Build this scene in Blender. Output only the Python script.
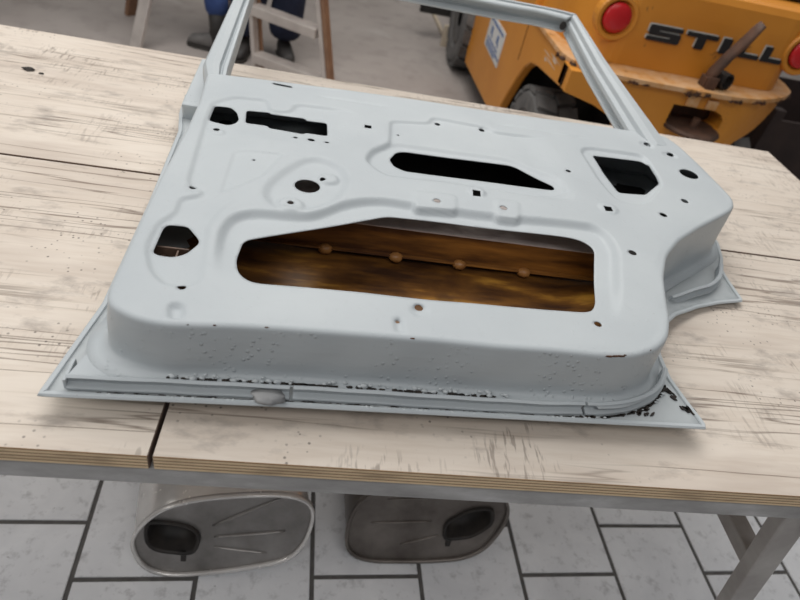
import bpy, bmesh, math, random
import numpy as np
from mathutils import Vector, Matrix
from mathutils.geometry import delaunay_2d_cdt

for o in list(bpy.data.objects):
    bpy.data.objects.remove(o, do_unlink=True)
scene = bpy.context.scene
COL = scene.collection
R = math.radians
rng = random.Random(7)

# ------------------------------------------------------------------ camera
PITCH, ROLL, YAW = R(39.776), R(-13.957), R(12.03)
fw = Vector((math.sin(YAW)*math.cos(PITCH), math.cos(YAW)*math.cos(PITCH), -math.sin(PITCH)))
rt = Vector((math.cos(YAW), -math.sin(YAW), 0))
dn = fw.cross(rt)
cr, sr = math.cos(ROLL), math.sin(ROLL)
ax = cr*rt + sr*dn
ay = -(-sr*rt + cr*dn)
cam_d = bpy.data.cameras.new('camera')
cam_d.lens = 27.0
cam_d.sensor_width = 36.0
cam_d.dof.use_dof = True
cam_d.dof.focus_distance = 0.95
cam_d.dof.aperture_fstop = 4.5
cam_d.clip_start = 0.02
cam = bpy.data.objects.new('camera', cam_d)
COL.objects.link(cam)
az = -fw
cam.matrix_world = Matrix(((ax.x, ay.x, az.x, 0), (ax.y, ay.y, az.y, 0), (ax.z, ay.z, az.z, 1.6), (0, 0, 0, 1)))
scene.camera = cam

# ------------------------------------------------------------------ light
world = bpy.data.worlds.new('hall_ambient')
scene.world = world
world.use_nodes = True
bg = world.node_tree.nodes['Background']
bg.inputs[0].default_value = (0.93, 0.96, 1.0, 1)
bg.inputs[1].default_value = 0.165

def area(name, loc, target, sx, sy, power, col):
    l = bpy.data.lights.new(name, 'AREA')
    l.shape = 'RECTANGLE'; l.size = sx; l.size_y = sy; l.energy = power; l.color = col
    o = bpy.data.objects.new(name, l); COL.objects.link(o)
    o.location = loc
    o.rotation_euler = (Vector(target)-Vector(loc)).to_track_quat('-Z', 'Y').to_euler()
    return o
area('roof_light', (-0.6, 2.6, 4.6), (0.2, 1.4, 0.8), 5.0, 2.6, 126, (1.0, 0.98, 0.96))
area('hall_window', (-3.6, 0.2, 2.9), (0.1, 0.8, 0.7), 2.4, 1.8, 40, (1.0, 0.97, 0.93))
area('roof_light', (0.3, -2.0, 5.0), (0.3, 0.4, 0.5), 4.0, 1.6, 58, (1.0, 0.98, 0.97))
area('hall_lamps', (1.2, 4.6, 4.6), (1.2, 4.6, 0), 5.0, 2.5, 95, (1.0, 0.96, 0.9))

vs = scene.view_settings
vs.view_transform = 'Standard'; vs.look = 'None'; vs.gamma = 1.0
vs.use_curve_mapping = False
vs.exposure = 0.10

# ------------------------------------------------------------------ materials
MATS = {}
def new_mat(name):
    m = bpy.data.materials.new(name); m.use_nodes = True
    nt = m.node_tree
    b = nt.nodes['Principled BSDF']
    MATS[name] = m
    return m, nt, b
def N(nt, t, **kw):
    n = nt.nodes.new(t)
    for k, v in kw.items():
        if hasattr(n, k): setattr(n, k, v)
        else: n.inputs[k].default_value = v
    return n
def coords(nt, scale=(1, 1, 1), rot=(0, 0, 0)):
    tc = N(nt, 'ShaderNodeTexCoord'); mp = N(nt, 'ShaderNodeMapping')
    mp.inputs['Scale'].default_value = scale; mp.inputs['Rotation'].default_value = rot
    nt.links.new(tc.outputs['Object'], mp.inputs['Vector'])
    return mp.outputs['Vector']
def noise(nt, vec, scale, detail=4, rough=0.55, dist=0.0):
    n = N(nt, 'ShaderNodeTexNoise')
    n.inputs['Scale'].default_value = scale; n.inputs['Detail'].default_value = detail
    n.inputs['Roughness'].default_value = rough; n.inputs['Distortion'].default_value = dist
    nt.links.new(vec, n.inputs['Vector'])
    return n.outputs['Fac']
def ramp(nt, fac, stops):
    r = N(nt, 'ShaderNodeValToRGB')
    e = r.color_ramp.elements
    while len(e) < len(stops): e.new(0.5)
    for el, (p, c) in zip(e, stops):
        el.position = p
        el.color = (c, c, c, 1) if isinstance(c, (int, float)) else (*c, 1)
    nt.links.new(fac, r.inputs['Fac'])
    return r.outputs['Color']
def mix(nt, fac, a, b, mode='MIX'):
    m = N(nt, 'ShaderNodeMix'); m.data_type = 'RGBA'; m.blend_type = mode
    def put(i, v):
        if isinstance(v, (tuple, list)): m.inputs[i].default_value = (*v, 1)
        elif isinstance(v, (int, float)): m.inputs[i].default_value = v
        else: nt.links.new(v, m.inputs[i])
    put(0, fac); put(6, a); put(7, b)
    return m.outputs[2]
def math_(nt, op, a, b=0.0):
    m = N(nt, 'ShaderNodeMath'); m.operation = op
    for i, v in ((0, a), (1, b)):
        if isinstance(v, (int, float)): m.inputs[i].default_value = v
        else: nt.links.new(v, m.inputs[i])
    return m.outputs[0]
def bump(nt, b, h, strength=0.3, dist=0.002):
    n = N(nt, 'ShaderNodeBump'); n.inputs['Strength'].default_value = strength
    n.inputs['Distance'].default_value = dist
    nt.links.new(h, n.inputs['Height']); nt.links.new(n.outputs[0], b.inputs['Normal'])
def simple(name, c1, c2=None, scale=8, rough=0.5, metal=0.0, bs=0.0, bscale=60, bdist=0.002):
    m, nt, b = new_mat(name)
    b.inputs['Roughness'].default_value = rough; b.inputs['Metallic'].default_value = metal
    v = coords(nt)
    f = noise(nt, v, scale)
    nt.links.new(ramp(nt, f, [(0.35, c1), (0.65, c2 or tuple(x*0.8 for x in c1))]), b.inputs['Base Color'])
    if bs: bump(nt, b, noise(nt, v, bscale, 3), bs, bdist)
    return m

# grey primer on the door
m, nt, b = new_mat('primer')
v = coords(nt)
f1 = noise(nt, v, 5, 3); f2 = noise(nt, v, 70, 4)
c = ramp(nt, f1, [(0.3, (0.425, 0.46, 0.48)), (0.7, (0.475, 0.51, 0.525))])
c = mix(nt, ramp(nt, f2, [(0.30, 0.16), (0.42, 0.0)]), c, (0.42, 0.45, 0.46))
sp = noise(nt, v, 160, 2); nt.links.new(c, b.inputs['Base Color'])
c = mix(nt, ramp(nt, sp, [(0.20, 0.5), (0.25, 0.0)]), c, (0.22, 0.20, 0.18))
nt.links.new(c, b.inputs['Base Color'])
b.inputs['Roughness'].default_value = 0.50
b.inputs['Specular IOR Level'].default_value = 0.35
pits = ramp(nt, noise(nt, v, 95, 3), [(0.60, 0.0), (0.72, 1.0)])
wet = math_(nt, 'ADD', math_(nt, 'MULTIPLY', noise(nt, v, 26, 3), 0.5), pits)
bump(nt, b, wet, 0.22, 0.0012)

m, nt, b = new_mat('primer_wall')
v = coords(nt); vst = coords(nt, (0.25, 1, 1.6))
f1 = noise(nt, v, 6, 3)
c = ramp(nt, f1, [(0.3, (0.415, 0.45, 0.47)), (0.7, (0.47, 0.505, 0.52))])
nt.links.new(c, b.inputs['Base Color']); b.inputs['Roughness'].default_value = 0.45
vo = N(nt, 'ShaderNodeTexVoronoi'); vo.inputs['Scale'].default_value = 110
nt.links.new(v, vo.inputs['Vector'])
pits = math_(nt, 'MULTIPLY', ramp(nt, vo.outputs['Distance'], [(0.10, 1.0), (0.32, 0.0)]), ramp(nt, noise(nt, v, 14, 3), [(0.47, 0.0), (0.60, 1.0)]))
wet = math_(nt, 'ADD', math_(nt, 'MULTIPLY', noise(nt, vst, 60, 3), 0.5), pits)
bump(nt, b, wet, 0.75, 0.0018)

simple('primer_dull', (0.43, 0.46, 0.47), (0.38, 0.41, 0.42), 12, 0.55, 0, 0.3, 60, 0.002)
simple('chip_black', (0.010, 0.009, 0.008), (0.03, 0.02, 0.014), 60, 0.7, 0, 0.5, 200)
simple('chip_rust', (0.10, 0.035, 0.012), (0.03, 0.018, 0.01), 60, 0.8)
simple('paint_lump', (0.55, 0.585, 0.60), (0.48, 0.51, 0.52), 60, 0.5, 0, 0.4, 150)
simple('filler', (0.27, 0.275, 0.28), (0.36, 0.36, 0.36), 40, 0.75, 0, 0.6, 120)

# inside of the door: old ochre paint, browned by rust-proofing
m, nt, b = new_mat('ochre_inside')
vs_ = coords(nt, (0.6, 3.0, 3.0)); v = coords(nt)
f1 = noise(nt, vs_, 7, 5, 0.6); f2 = noise(nt, v, 14, 4)
c = ramp(nt, f1, [(0.36, (0.050, 0.020, 0.008)), (0.53, (0.20, 0.085, 0.018)), (0.68, (0.56, 0.28, 0.045))])
c = mix(nt, ramp(nt, f2, [(0.35, 0.6), (0.50, 0.0)]), c, (0.06, 0.024, 0.010))
nt.links.new(c, b.inputs['Base Color']); b.inputs['Roughness'].default_value = 0.38
bump(nt, b, f1, 0.3, 0.003)
m, nt, b = new_mat('ochre_beam')
vs_ = coords(nt, (0.5, 4.0, 4.0)); v = coords(nt)
f1 = noise(nt, vs_, 8, 5, 0.6)
c = ramp(nt, f1, [(0.38, (0.075, 0.027, 0.009)), (0.68, (0.40, 0.17, 0.034))])
nt.links.new(c, b.inputs['Base Color']); b.inputs['Roughness'].default_value = 0.4
simple('overspray', (0.66, 0.58, 0.55), (0.50, 0.42, 0.39), 14, 0.7, 0, 0.3, 80)
simple('seam_dirt', (0.17, 0.11, 0.075), (0.10, 0.065, 0.05), 30, 0.9)
simple('dark_inside', (0.010, 0.009, 0.009), (0.018, 0.015, 0.013), 14, 0.7)  # door interior coloured near-black so the holes at the back read dark
simple('wax_lump', (0.42, 0.20, 0.06), (0.30, 0.13, 0.04), 40, 0.4)
simple('rust_dark', (0.035, 0.022, 0.015), (0.07, 0.04, 0.022), 30, 0.7)
simple('rust_bracket', (0.16, 0.10, 0.07), (0.08, 0.05, 0.035), 40, 0.6)

# worn plywood
m, nt, b = new_mat('plywood')
v = coords(nt); vg = coords(nt, (0.10, 1.0, 1.0)); vc = coords(nt, (0.035, 1.0, 1.0), (0, 0, R(-0.6)))
vh = coords(nt, (1.0, 0.16, 1.0), (0, 0, R(-14)))
vb = coords(nt, (0.22, 1.0, 1.0), (0, 0, R(-3)))
big = noise(nt, v, 1.7, 3); grain = noise(nt, vg, 90, 4, 0.6); patch = noise(nt, vb, 9, 4, 0.6)
c = ramp(nt, big, [(0.30, (0.60, 0.525, 0.45)), (0.70, (0.70, 0.63, 0.55))])
c = mix(nt, ramp(nt, grain, [(0.36, 0.30), (0.55, 0.0)]), c, (0.50, 0.41, 0.33))
c = mix(nt, ramp(nt, patch, [(0.50, 0.0), (0.70, 0.50)]), c, (0.42, 0.345, 0.29))
# long splits along the grain
cn = noise(nt, vc, 30, 3, 0.55)
line = ramp(nt, math_(nt, 'ABSOLUTE', math_(nt, 'SUBTRACT', cn, 0.5)), [(0.0, 1.0), (0.022, 0.0)])
cm = ramp(nt, noise(nt, vb, 5, 3), [(0.42, 0.0), (0.52, 1.0)])
c = mix(nt, math_(nt, 'MULTIPLY', math_(nt, 'MULTIPLY', line, cm), 0.75), c, (0.13, 0.09, 0.065))
# short saw scuffs across the grain, in rows
hn = noise(nt, vh, 170, 2)
hl = ramp(nt, hn, [(0.54, 0.0), (0.62, 1.0)])
hm = ramp(nt, noise(nt, coords(nt, (0.45, 1, 1)), 16, 3), [(0.49, 0.0), (0.58, 1.0)])
hm2 = ramp(nt, noise(nt, v, 3.1, 2), [(0.44, 0.0), (0.56, 1.0)])
c = mix(nt, math_(nt, 'MULTIPLY', math_(nt, 'MULTIPLY', hl, hm), math_(nt, 'MULTIPLY', hm2, 0.55)), c, (0.17, 0.135, 0.11))
# grey smears and specks
sm = noise(nt, coords(nt, (0.5, 1.0, 1.0), (0, 0, R(32))), 22, 5, 0.65)
c = mix(nt, ramp(nt, sm, [(0.56, 0.0), (0.72, 0.60)]), c, (0.26, 0.225, 0.20))
vo = N(nt, 'ShaderNodeTexVoronoi'); vo.inputs['Scale'].default_value = 85
nt.links.new(v, vo.inputs['Vector'])
spk = ramp(nt, vo.outputs['Distance'], [(0.12, 1.0), (0.19, 0.0)])
spm = ramp(nt, noise(nt, v, 9, 2), [(0.50, 0.0), (0.62, 1.0)])
c = mix(nt, math_(nt, 'MULTIPLY', math_(nt, 'MULTIPLY', spk, spm), 0.65), c, (0.05, 0.04, 0.035))
nt.links.new(c, b.inputs['Base Color'])
b.inputs['Roughness'].default_value = 0.62
b.inputs['Specular IOR Level'].default_value = 0.3
hgt = math_(nt, 'SUBTRACT', math_(nt, 'MULTIPLY', grain, 0.25), math_(nt, 'MULTIPLY', line, cm))
bump(nt, b, hgt, 0.35, 0.002)

m, nt, b = new_mat('plywood_edge')
tc = N(nt, 'ShaderNodeTexCoord'); sx = N(nt, 'ShaderNodeSeparateXYZ')
nt.links.new(tc.outputs['Object'], sx.inputs[0])
z = math_(nt, 'MULTIPLY', sx.outputs[2], 1/0.0062)
fr = math_(nt, 'FRACT', math_(nt, 'ADD', z, math_(nt, 'MULTIPLY', noise(nt, coords(nt, (0.3, 1, 1)), 12), 0.12)))
c = ramp(nt, fr, [(0.0, (0.20, 0.115, 0.055)), (0.16, (0.22, 0.13, 0.06)), (0.30, (0.66, 0.49, 0.30)), (0.88, (0.74, 0.57, 0.37)), (1.0, (0.22, 0.13, 0.06))])
c = mix(nt, ramp(nt, noise(nt, coords(nt, (0.3, 1, 1)), 40, 3), [(0.5, 0.0), (0.7, 0.5)]), c, (0.22, 0.15, 0.09))
nt.links.new(c, b.inputs['Base Color']); b.inputs['Roughness'].default_value = 0.7

# steel of the bench
m, nt, b = new_mat('bench_steel')
v = coords(nt, (0.35, 1, 1))
f1 = noise(nt, v, 16, 5, 0.65)
nt.links.new(ramp(nt, f1, [(0.33, (0.24, 0.235, 0.23)), (0.55, (0.36, 0.355, 0.35)), (0.72, (0.52, 0.52, 0.52))]), b.inputs['Base Color'])
b.inputs['Metallic'].default_value = 0.15; b.inputs['Roughness'].default_value = 0.5
simple('leg_steel', (0.30, 0.28, 0.265), (0.40, 0.38, 0.36), 12, 0.55, 0.1)

# floor
m, nt, b = new_mat('tile_grey')
v = coords(nt); oi = N(nt, 'ShaderNodeObjectInfo')
vv = N(nt, 'ShaderNodeVectorMath'); vv.operation = 'ADD'
nt.links.new(v, vv.inputs[0]); nt.links.new(oi.outputs['Location'], vv.inputs[1])
f1 = noise(nt, vv.outputs[0], 5, 5, 0.6, 0.6); f2 = noise(nt, vv.outputs[0], 26, 4, 0.7)
c = ramp(nt, f1, [(0.3, (0.68, 0.69, 0.715)), (0.7, (0.82, 0.83, 0.85))])
c = mix(nt, ramp(nt, f2, [(0.54, 0.0), (0.74, 0.55)]), c, (0.24, 0.24, 0.245))
c = mix(nt, ramp(nt, noise(nt, vv.outputs[0], 60, 2), [(0.74, 0.0), (0.78, 0.7)]), c, (0.10, 0.10, 0.10))
nt.links.new(c, b.inputs['Base Color']); b.inputs['Roughness'].default_value = 0.42
bump(nt, b, f2, 0.08, 0.002)
simple('grout', (0.12, 0.115, 0.11), (0.085, 0.08, 0.078), 30, 0.9)
m, nt, b = new_mat('concrete')
v = coords(nt)
f1 = noise(nt, v, 0.9, 5, 0.6); f2 = noise(nt, v, 5.5, 5, 0.65); f3 = noise(nt, v, 2.2, 3, 0.5, 1.0)
c = ramp(nt, f1, [(0.3, (0.30, 0.265, 0.245)), (0.7, (0.40, 0.36, 0.335))])
c = mix(nt, ramp(nt, f2, [(0.50, 0.0), (0.72, 0.55)]), c, (0.20, 0.175, 0.16))
c = mix(nt, ramp(nt, f3, [(0.60, 0.0), (0.75, 0.5)]), c, (0.46, 0.43, 0.41))
nt.links.new(c, b.inputs['Base Color']); b.inputs['Roughness'].default_value = 0.55

# forklift
m, nt, b = new_mat('orange_paint')
v = coords(nt)
f1 = noise(nt, v, 2.2, 4); f2 = noise(nt, v, 17, 4, 0.7)
c = ramp(nt, f1, [(0.3, (0.56, 0.21, 0.020)), (0.7, (0.66, 0.27, 0.032))])
c = mix(nt, ramp(nt, f2, [(0.66, 0.0), (0.74, 0.75)]), c, (0.10, 0.04, 0.02))
nt.links.new(c, b.inputs['Base Color']); b.inputs['Roughness'].default_value = 0.45
m, nt, b = new_mat('orange_worn')
v = coords(nt)
f2 = noise(nt, v, 12, 5, 0.7)
c = ramp(nt, f2, [(0.33, (0.10, 0.045, 0.02)), (0.39, (0.55, 0.25, 0.06)), (0.60, (0.62, 0.38, 0.20))])
nt.links.new(c, b.inputs['Base Color']); b.inputs['Roughness'].default_value = 0.6
simple('rubber', (0.085, 0.082, 0.08), (0.15, 0.145, 0.14), 10, 0.8, 0, 0.3, 40)
simple('black_steel', (0.015, 0.014, 0.014), (0.03, 0.027, 0.025), 10, 0.5, 0.2)
simple('rim_steel', (0.09, 0.085, 0.08), (0.16, 0.15, 0.14), 10, 0.5, 0.5)
simple('letter_black', (0.012, 0.011, 0.012), None, 10, 0.5)
simple('letter_white', (0.62, 0.60, 0.55), None, 10, 0.5)
simple('rust_bar', (0.13, 0.065, 0.04), (0.06, 0.035, 0.025), 12, 0.65, 0.2, 0.4, 40)
m, nt, b = new_mat('red_lens')
v = coords(nt)
nt.links.new(ramp(nt, noise(nt, v, 10), [(0.3, (0.55, 0.012, 0.016)), (0.7, (0.48, 0.010, 0.014))]), b.inputs['Base Color'])
b.inputs['Roughness'].default_value = 0.25
simple('sticker_white', (0.72, 0.72, 0.70), (0.62, 0.62, 0.60), 6, 0.5)
simple('sticker_blue', (0.06, 0.14, 0.36), None, 6, 0.5)

# rest
simple('aluminium', (0.60, 0.55, 0.51), (0.50, 0.45, 0.42), 9, 0.45, 0.35)
simple('brown_wood', (0.27, 0.15, 0.085), (0.20, 0.105, 0.06), 9, 0.6)
simple('pale_wood', (0.55, 0.47, 0.36), (0.45, 0.37, 0.28), 9, 0.6)
simple('navy_cloth', (0.008, 0.012, 0.032), (0.014, 0.020, 0.048), 10, 0.9, 0, 0.6, 14, 0.02)
simple('blue_cloth', (0.024, 0.050, 0.16), (0.034, 0.066, 0.19), 10, 0.9, 0, 0.6, 14, 0.02)
simple('grey_leather', (0.16, 0.15, 0.145), (0.10, 0.095, 0.09), 14, 0.7)
simple('black_leather', (0.020, 0.019, 0.019), (0.04, 0.036, 0.034), 14, 0.6)
simple('sole', (0.05, 0.045, 0.04), None, 14, 0.8)
simple('skin', (0.52, 0.32, 0.23), (0.46, 0.27, 0.19), 8, 0.5)
simple('hair', (0.05, 0.03, 0.02), None, 8, 0.6)
m, nt, b = new_mat('tin')
v = coords(nt)
f1 = noise(nt, v, 9, 4); f2 = noise(nt, v, 30, 4, 0.7)
c = ramp(nt, f1, [(0.3, (0.62, 0.60, 0.58)), (0.7, (0.80, 0.78, 0.76))])
nt.links.new(c, b.inputs['Base Color']); b.inputs['Metallic'].default_value = 0.5
r_ = math_(nt, 'ADD', math_(nt, 'MULTIPLY', f2, 0.24), 0.12)
nt.links.new(r_, b.inputs['Roughness'])
m, nt, b = new_mat('tin_dull')
v = coords(nt)
f1 = noise(nt, v, 7, 5, 0.6)
c = ramp(nt, f1, [(0.3, (0.19, 0.18, 0.17)), (0.7, (0.36, 0.345, 0.335))])
nt.links.new(c, b.inputs['Base Color']); b.inputs['Metallic'].default_value = 0.7; b.inputs['Roughness'].default_value = 0.42
m, nt, b = new_mat('tin_dark')
v = coords(nt)
f1 = noise(nt, v, 7, 5, 0.6)
c = ramp(nt, f1, [(0.3, (0.10, 0.085, 0.075)), (0.7, (0.24, 0.215, 0.195))])
nt.links.new(c, b.inputs['Base Color']); b.inputs['Metallic'].default_value = 0.5; b.inputs['Roughness'].default_value = 0.4
simple('soot', (0.012, 0.010, 0.009), (0.03, 0.024, 0.02), 20, 0.6)

# ------------------------------------------------------------------ mesh helpers
def thing(name, loc, label, cat, group=None):
    o = bpy.data.objects.new(name, None); COL.objects.link(o)
    o.location = loc; o.empty_display_size = 0.05
    o['label'] = label; o['category'] = cat
    if group: o['group'] = group
    return o
def origin(p):
    v = Vector((0, 0, 0))
    while p: v += p.location; p = p.parent
    return v
def mk(name, V, F, mat, parent=None, smooth=False, bevel=0, solid=0, mats=None, autosmooth=None, loc=None):
    """one mesh object; V given in world metres"""
    base = origin(parent) if parent else Vector((0, 0, 0))
    l = Vector(loc) if loc is not None else Vector((0, 0, 0))
    off = l if loc is not None else base
    me = bpy.data.meshes.new(name)
    me.from_pydata([(x-off.x, y-off.y, z-off.z) for x, y, z in V], [], [tuple(f) for f in F])
    bm = bmesh.new(); bm.from_mesh(me)
    bmesh.ops.recalc_face_normals(bm, faces=bm.faces)
    bm.to_mesh(me); bm.free()
    for mm in (mats or [mat]): me.materials.append(MATS[mm])
    if smooth:
        me.polygons.foreach_set('use_smooth', [True]*len(me.polygons))
    o = bpy.data.objects.new(name, me); COL.objects.link(o)
    if parent:
        o.parent = parent; o.location = (l-base) if loc is not None else (0, 0, 0)
    elif loc is not None: o.location = l
    if bevel:
        md = o.modifiers.new('bevel', 'BEVEL'); md.width = bevel; md.segments = 2; md.limit_method = 'ANGLE'
        md.angle_limit = R(35)
    if solid:
        md = o.modifiers.new('solid', 'SOLIDIFY'); md.thickness = solid; md.offset = -1
    return o
def box(x0, x1, y0, y1, z0, z1):
    V = [(x, y, z) for z in (z0, z1) for y in (y0, y1) for x in (x0, x1)]
    return V, [(0, 2, 3, 1), (4, 5, 7, 6), (0, 1, 5, 4), (2, 6, 7, 3), (0, 4, 6, 2), (1, 3, 7, 5)]
def join(*parts):
    V, F = [], []
    for v, f in parts:
        n = len(V); V += list(v); F += [tuple(i+n for i in q) for q in f]
    return V, F
def bar(p, q, w, h, up=(0, 0, 1)):
    p, q = Vector(p), Vector(q); d = (q-p).normalized(); u = Vector(up)
    s = d.cross(u).normalized(); t = s.cross(d)
    V = [tuple(e+s*a*w/2+t*b_*h/2) for e in (p, q) for a, b_ in ((-1, -1), (1, -1), (1, 1), (-1, 1))]
    return V, [(0, 3, 2, 1), (4, 5, 6, 7), (0, 1, 5, 4), (1, 2, 6, 5), (2, 3, 7, 6), (3, 0, 4, 7)]
def tube(pts, rad, n=10, cap=True):
    pts = [Vector(p) for p in pts]
    rad = rad if isinstance(rad, (list, tuple)) else [rad]*len(pts)
    V, F = [], []
    a = Vector((0, 0, 1))
    for i, p in enumerate(pts):
        d = (pts[min(i+1, len(pts)-1)]-pts[max(i-1, 0)]).normalized()
        a_ = a if abs(d.dot(a)) < 0.9 else Vector((1, 0, 0))
        s = d.cross(a_).normalized(); t = d.cross(s)
        rr = rad[i] if isinstance(rad[i], (tuple, list)) else (rad[i], rad[i])
        for k in range(n):
            an = 2*math.pi*k/n
            V.append(tuple(p+s*math.cos(an)*rr[0]+t*math.sin(an)*rr[1]))
    for i in range(len(pts)-1):
        for k in range(n):
            F.append((i*n+k, i*n+(k+1) % n, (i+1)*n+(k+1) % n, (i+1)*n+k))
    if cap: F += [tuple(range(n-1, -1, -1)), tuple(range((len(pts)-1)*n, len(pts)*n))]
    return V, F
def lathe(c, axis, prof, n=24):
    """prof: (along axis, radius)"""
    c, d = Vector(c), Vector(axis).normalized()
    a = Vector((0, 0, 1)) if abs(d.z) < 0.9 else Vector((1, 0, 0))
    s = d.cross(a).normalized(); t = d.cross(s)
    V, F = [], []
    for al, r in prof:
        for k in range(n):
            an = 2*math.pi*k/n; V.append(tuple(c+d*al+(s*math.cos(an)+t*math.sin(an))*r))
    for i in range(len(prof)-1):
        for k in range(n): F.append((i*n+k, i*n+(k+1) % n, (i+1)*n+(k+1) % n, (i+1)*n+k))
    F += [tuple(range(n-1, -1, -1)), tuple(range((len(prof)-1)*n, len(prof)*n))]
    return V, F
def blob(c, rx, ry, rz, seg=8, ring=5, jit=0.0):
    V, F = [], []
    for i in range(1, ring):
        th = math.pi*i/ring
        for k in range(seg):
            ph = 2*math.pi*k/seg; j = 1+rng.uniform(-jit, jit)
            V.append((c[0]+rx*math.sin(th)*math.cos(ph)*j, c[1]+ry*math.sin(th)*math.sin(ph)*j, c[2]+rz*math.cos(th)*j))
    top = len(V); V.append((c[0], c[1], c[2]+rz)); V.append((c[0], c[1], c[2]-rz))
    for i in range(ring-2):
        for k in range(seg): F.append((i*seg+k, (i+1)*seg+k, (i+1)*seg+(k+1) % seg, i*seg+(k+1) % seg))
    for k in range(seg):
        F.append((top, k, (k+1) % seg)); F.append((top+1, (ring-2)*seg+(k+1) % seg, (ring-2)*seg+k))
    return V, F
# --- 2D tools
def rounded(poly, r, n=4):
    P = [np.array(p, float) for p in poly]; out = []
    for i in range(len(P)):
        a, b_, c_ = P[i-1], P[i], P[(i+1) % len(P)]
        la, lc = np.linalg.norm(a-b_), np.linalg.norm(c_-b_)
        p0 = b_+(a-b_)/la*min(r, la*0.45); p1 = b_+(c_-b_)/lc*min(r, lc*0.45)
        for k in range(n+1):
            t = k/n; out.append((1-t)**2*p0+2*t*(1-t)*b_+t*t*p1)
    return np.array(out)
def resample(poly, step, closed=True):
    P = np.asarray(poly, float)
    if closed: P = np.vstack([P, P[:1]])
    s = np.r_[0, np.cumsum(np.linalg.norm(np.diff(P, axis=0), axis=1))]
    n = max(4, int(round(s[-1]/step)))
    t = np.linspace(0, s[-1], n+1)[:(-1 if closed else None)]
    return np.stack([np.interp(t, s, P[:, k]) for k in range(P.shape[1])], 1)
def smooth_loop(P, it):
    for _ in range(it): P = 0.25*np.roll(P, 1, 0)+0.5*P+0.25*np.roll(P, -1, 0)
    return P
def ccw(P):
    x, y = P[:, 0], P[:, 1]
    return P if (x*np.roll(y, -1)-np.roll(x, -1)*y).sum() > 0 else P[::-1]
def outn(P):
    t = np.roll(P, -1, 0)-np.roll(P, 1, 0); t /= np.linalg.norm(t, axis=1, keepdims=True)+1e-9
    return np.stack([t[:, 1], -t[:, 0]], 1)
def sdf(Q, poly):
    """signed distance, positive inside"""
    A = np.asarray(poly, float); B = np.roll(A, -1, 0)
    best = np.full(len(Q), 1e9); ins = np.zeros(len(Q), bool)
    for a, b_ in zip(A, B):
        e = b_-a; w = Q-a
        t = np.clip((w@e)/(e@e+1e-12), 0, 1)
        d = w-t[:, None]*e
        best = np.minimum(best, (d*d).sum(1))
        c = (a[1] > Q[:, 1]) != (b_[1] > Q[:, 1])
        with np.errstate(divide='ignore', invalid='ignore'):
            xi = a[0]+(Q[:, 1]-a[1])/(b_[1]-a[1])*e[0]
        ins ^= c & (Q[:, 0] < xi)
    d = np.sqrt(best)
    return np.where(ins, d, -d)
def sstep(x, a, b_):
    t = np.clip((x-a)/(b_-a), 0, 1); return t*t*(3-2*t)
def plate(outer, holes, spacing=None):
    """triangulated region between an outline and holes; returns pts, tris, loops as index lists"""
    loops = [np.asarray(outer, float)]+[np.asarray(h, float) for h in holes]
    pts = []; edges = []; idx = []
    for L in loops:
        s = len(pts); n = len(L); pts += [tuple(p) for p in L]
        edges += [(s+i, s+(i+1) % n) for i in range(n)]; idx.append(list(range(s, s+n)))
    if spacing:
        O = loops[0]; lo, hi = O.min(0), O.max(0)
        gx, gy = np.meshgrid(np.arange(lo[0], hi[0], spacing), np.arange(lo[1], hi[1], spacing*0.866))
        gx = gx+(np.arange(gx.shape[0]) % 2)[:, None]*spacing/2
        G = np.stack([gx.ravel(), gy.ravel()], 1)
        k = sdf(G, O) > spacing*0.55
        G = G[k]
        for h in loops[1:]:
            G = G[sdf(G, h) < -spacing*0.55]
        pts += [tuple(p) for p in G]
    vo_, _, fo, ov, _, _ = delaunay_2d_cdt([Vector(p) for p in pts], edges, [], 0, 1e-7)
    VP = np.array([(p.x, p.y) for p in vo_])
    T = np.array([f for f in fo if len(f) == 3])
    cen = VP[T].mean(1)
    keep = sdf(cen, loops[0]) > 0
    for h in loops[1:]: keep &= sdf(cen, h) < 0
    mp = {}
    for new, olds in enumerate(ov):
        for o_ in olds: mp[o_] = new
    return VP, T[keep], [[mp[i] for i in l] for l in idx]
def slab(outer, holes, to3, t0, t1, spacing=None):
    """extrude a 2D outline (with holes) between t0 and t1; to3(u, v, t) -> xyz"""
    VP, T, L = plate(outer, holes, spacing)
    n = len(VP)
    V = [to3(u, w, t0) for u, w in VP]+[to3(u, w, t1) for u, w in VP]
    F = [tuple(t) for t in T]+[tuple(n+i for i in t[::-1]) for t in T]
    for l in L:
        for i in range(len(l)):
            a, b_ = l[i], l[(i+1) % len(l)]; F.append((a, b_, n+b_, n+a))
    return V, F
def sweep(path, frames, prof, closed_prof=True, cap=True):
    """path: 3D points; frames: (side, up) per point; prof: (u, w) or list of those per point"""
    V, F = [], []
    n = len(prof[0]) if isinstance(prof[0][0], (tuple, list)) else len(prof)
    for i, p in enumerate(path):
        s, u = Vector(frames[i][0]), Vector(frames[i][1]); p = Vector(p)
        pp = prof[i] if isinstance(prof[0][0], (tuple, list)) else prof
        for a, b_ in pp: V.append(tuple(p+s*a+u*b_))
    for i in range(len(path)-1):
        for k in range(n if closed_prof else n-1):
            F.append((i*n+k, i*n+(k+1) % n, (i+1)*n+(k+1) % n, (i+1)*n+k))
    if cap: F += [tuple(range(n)), tuple(range((len(path)-1)*n, len(path)*n))[::-1]]
    return V, F

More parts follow.
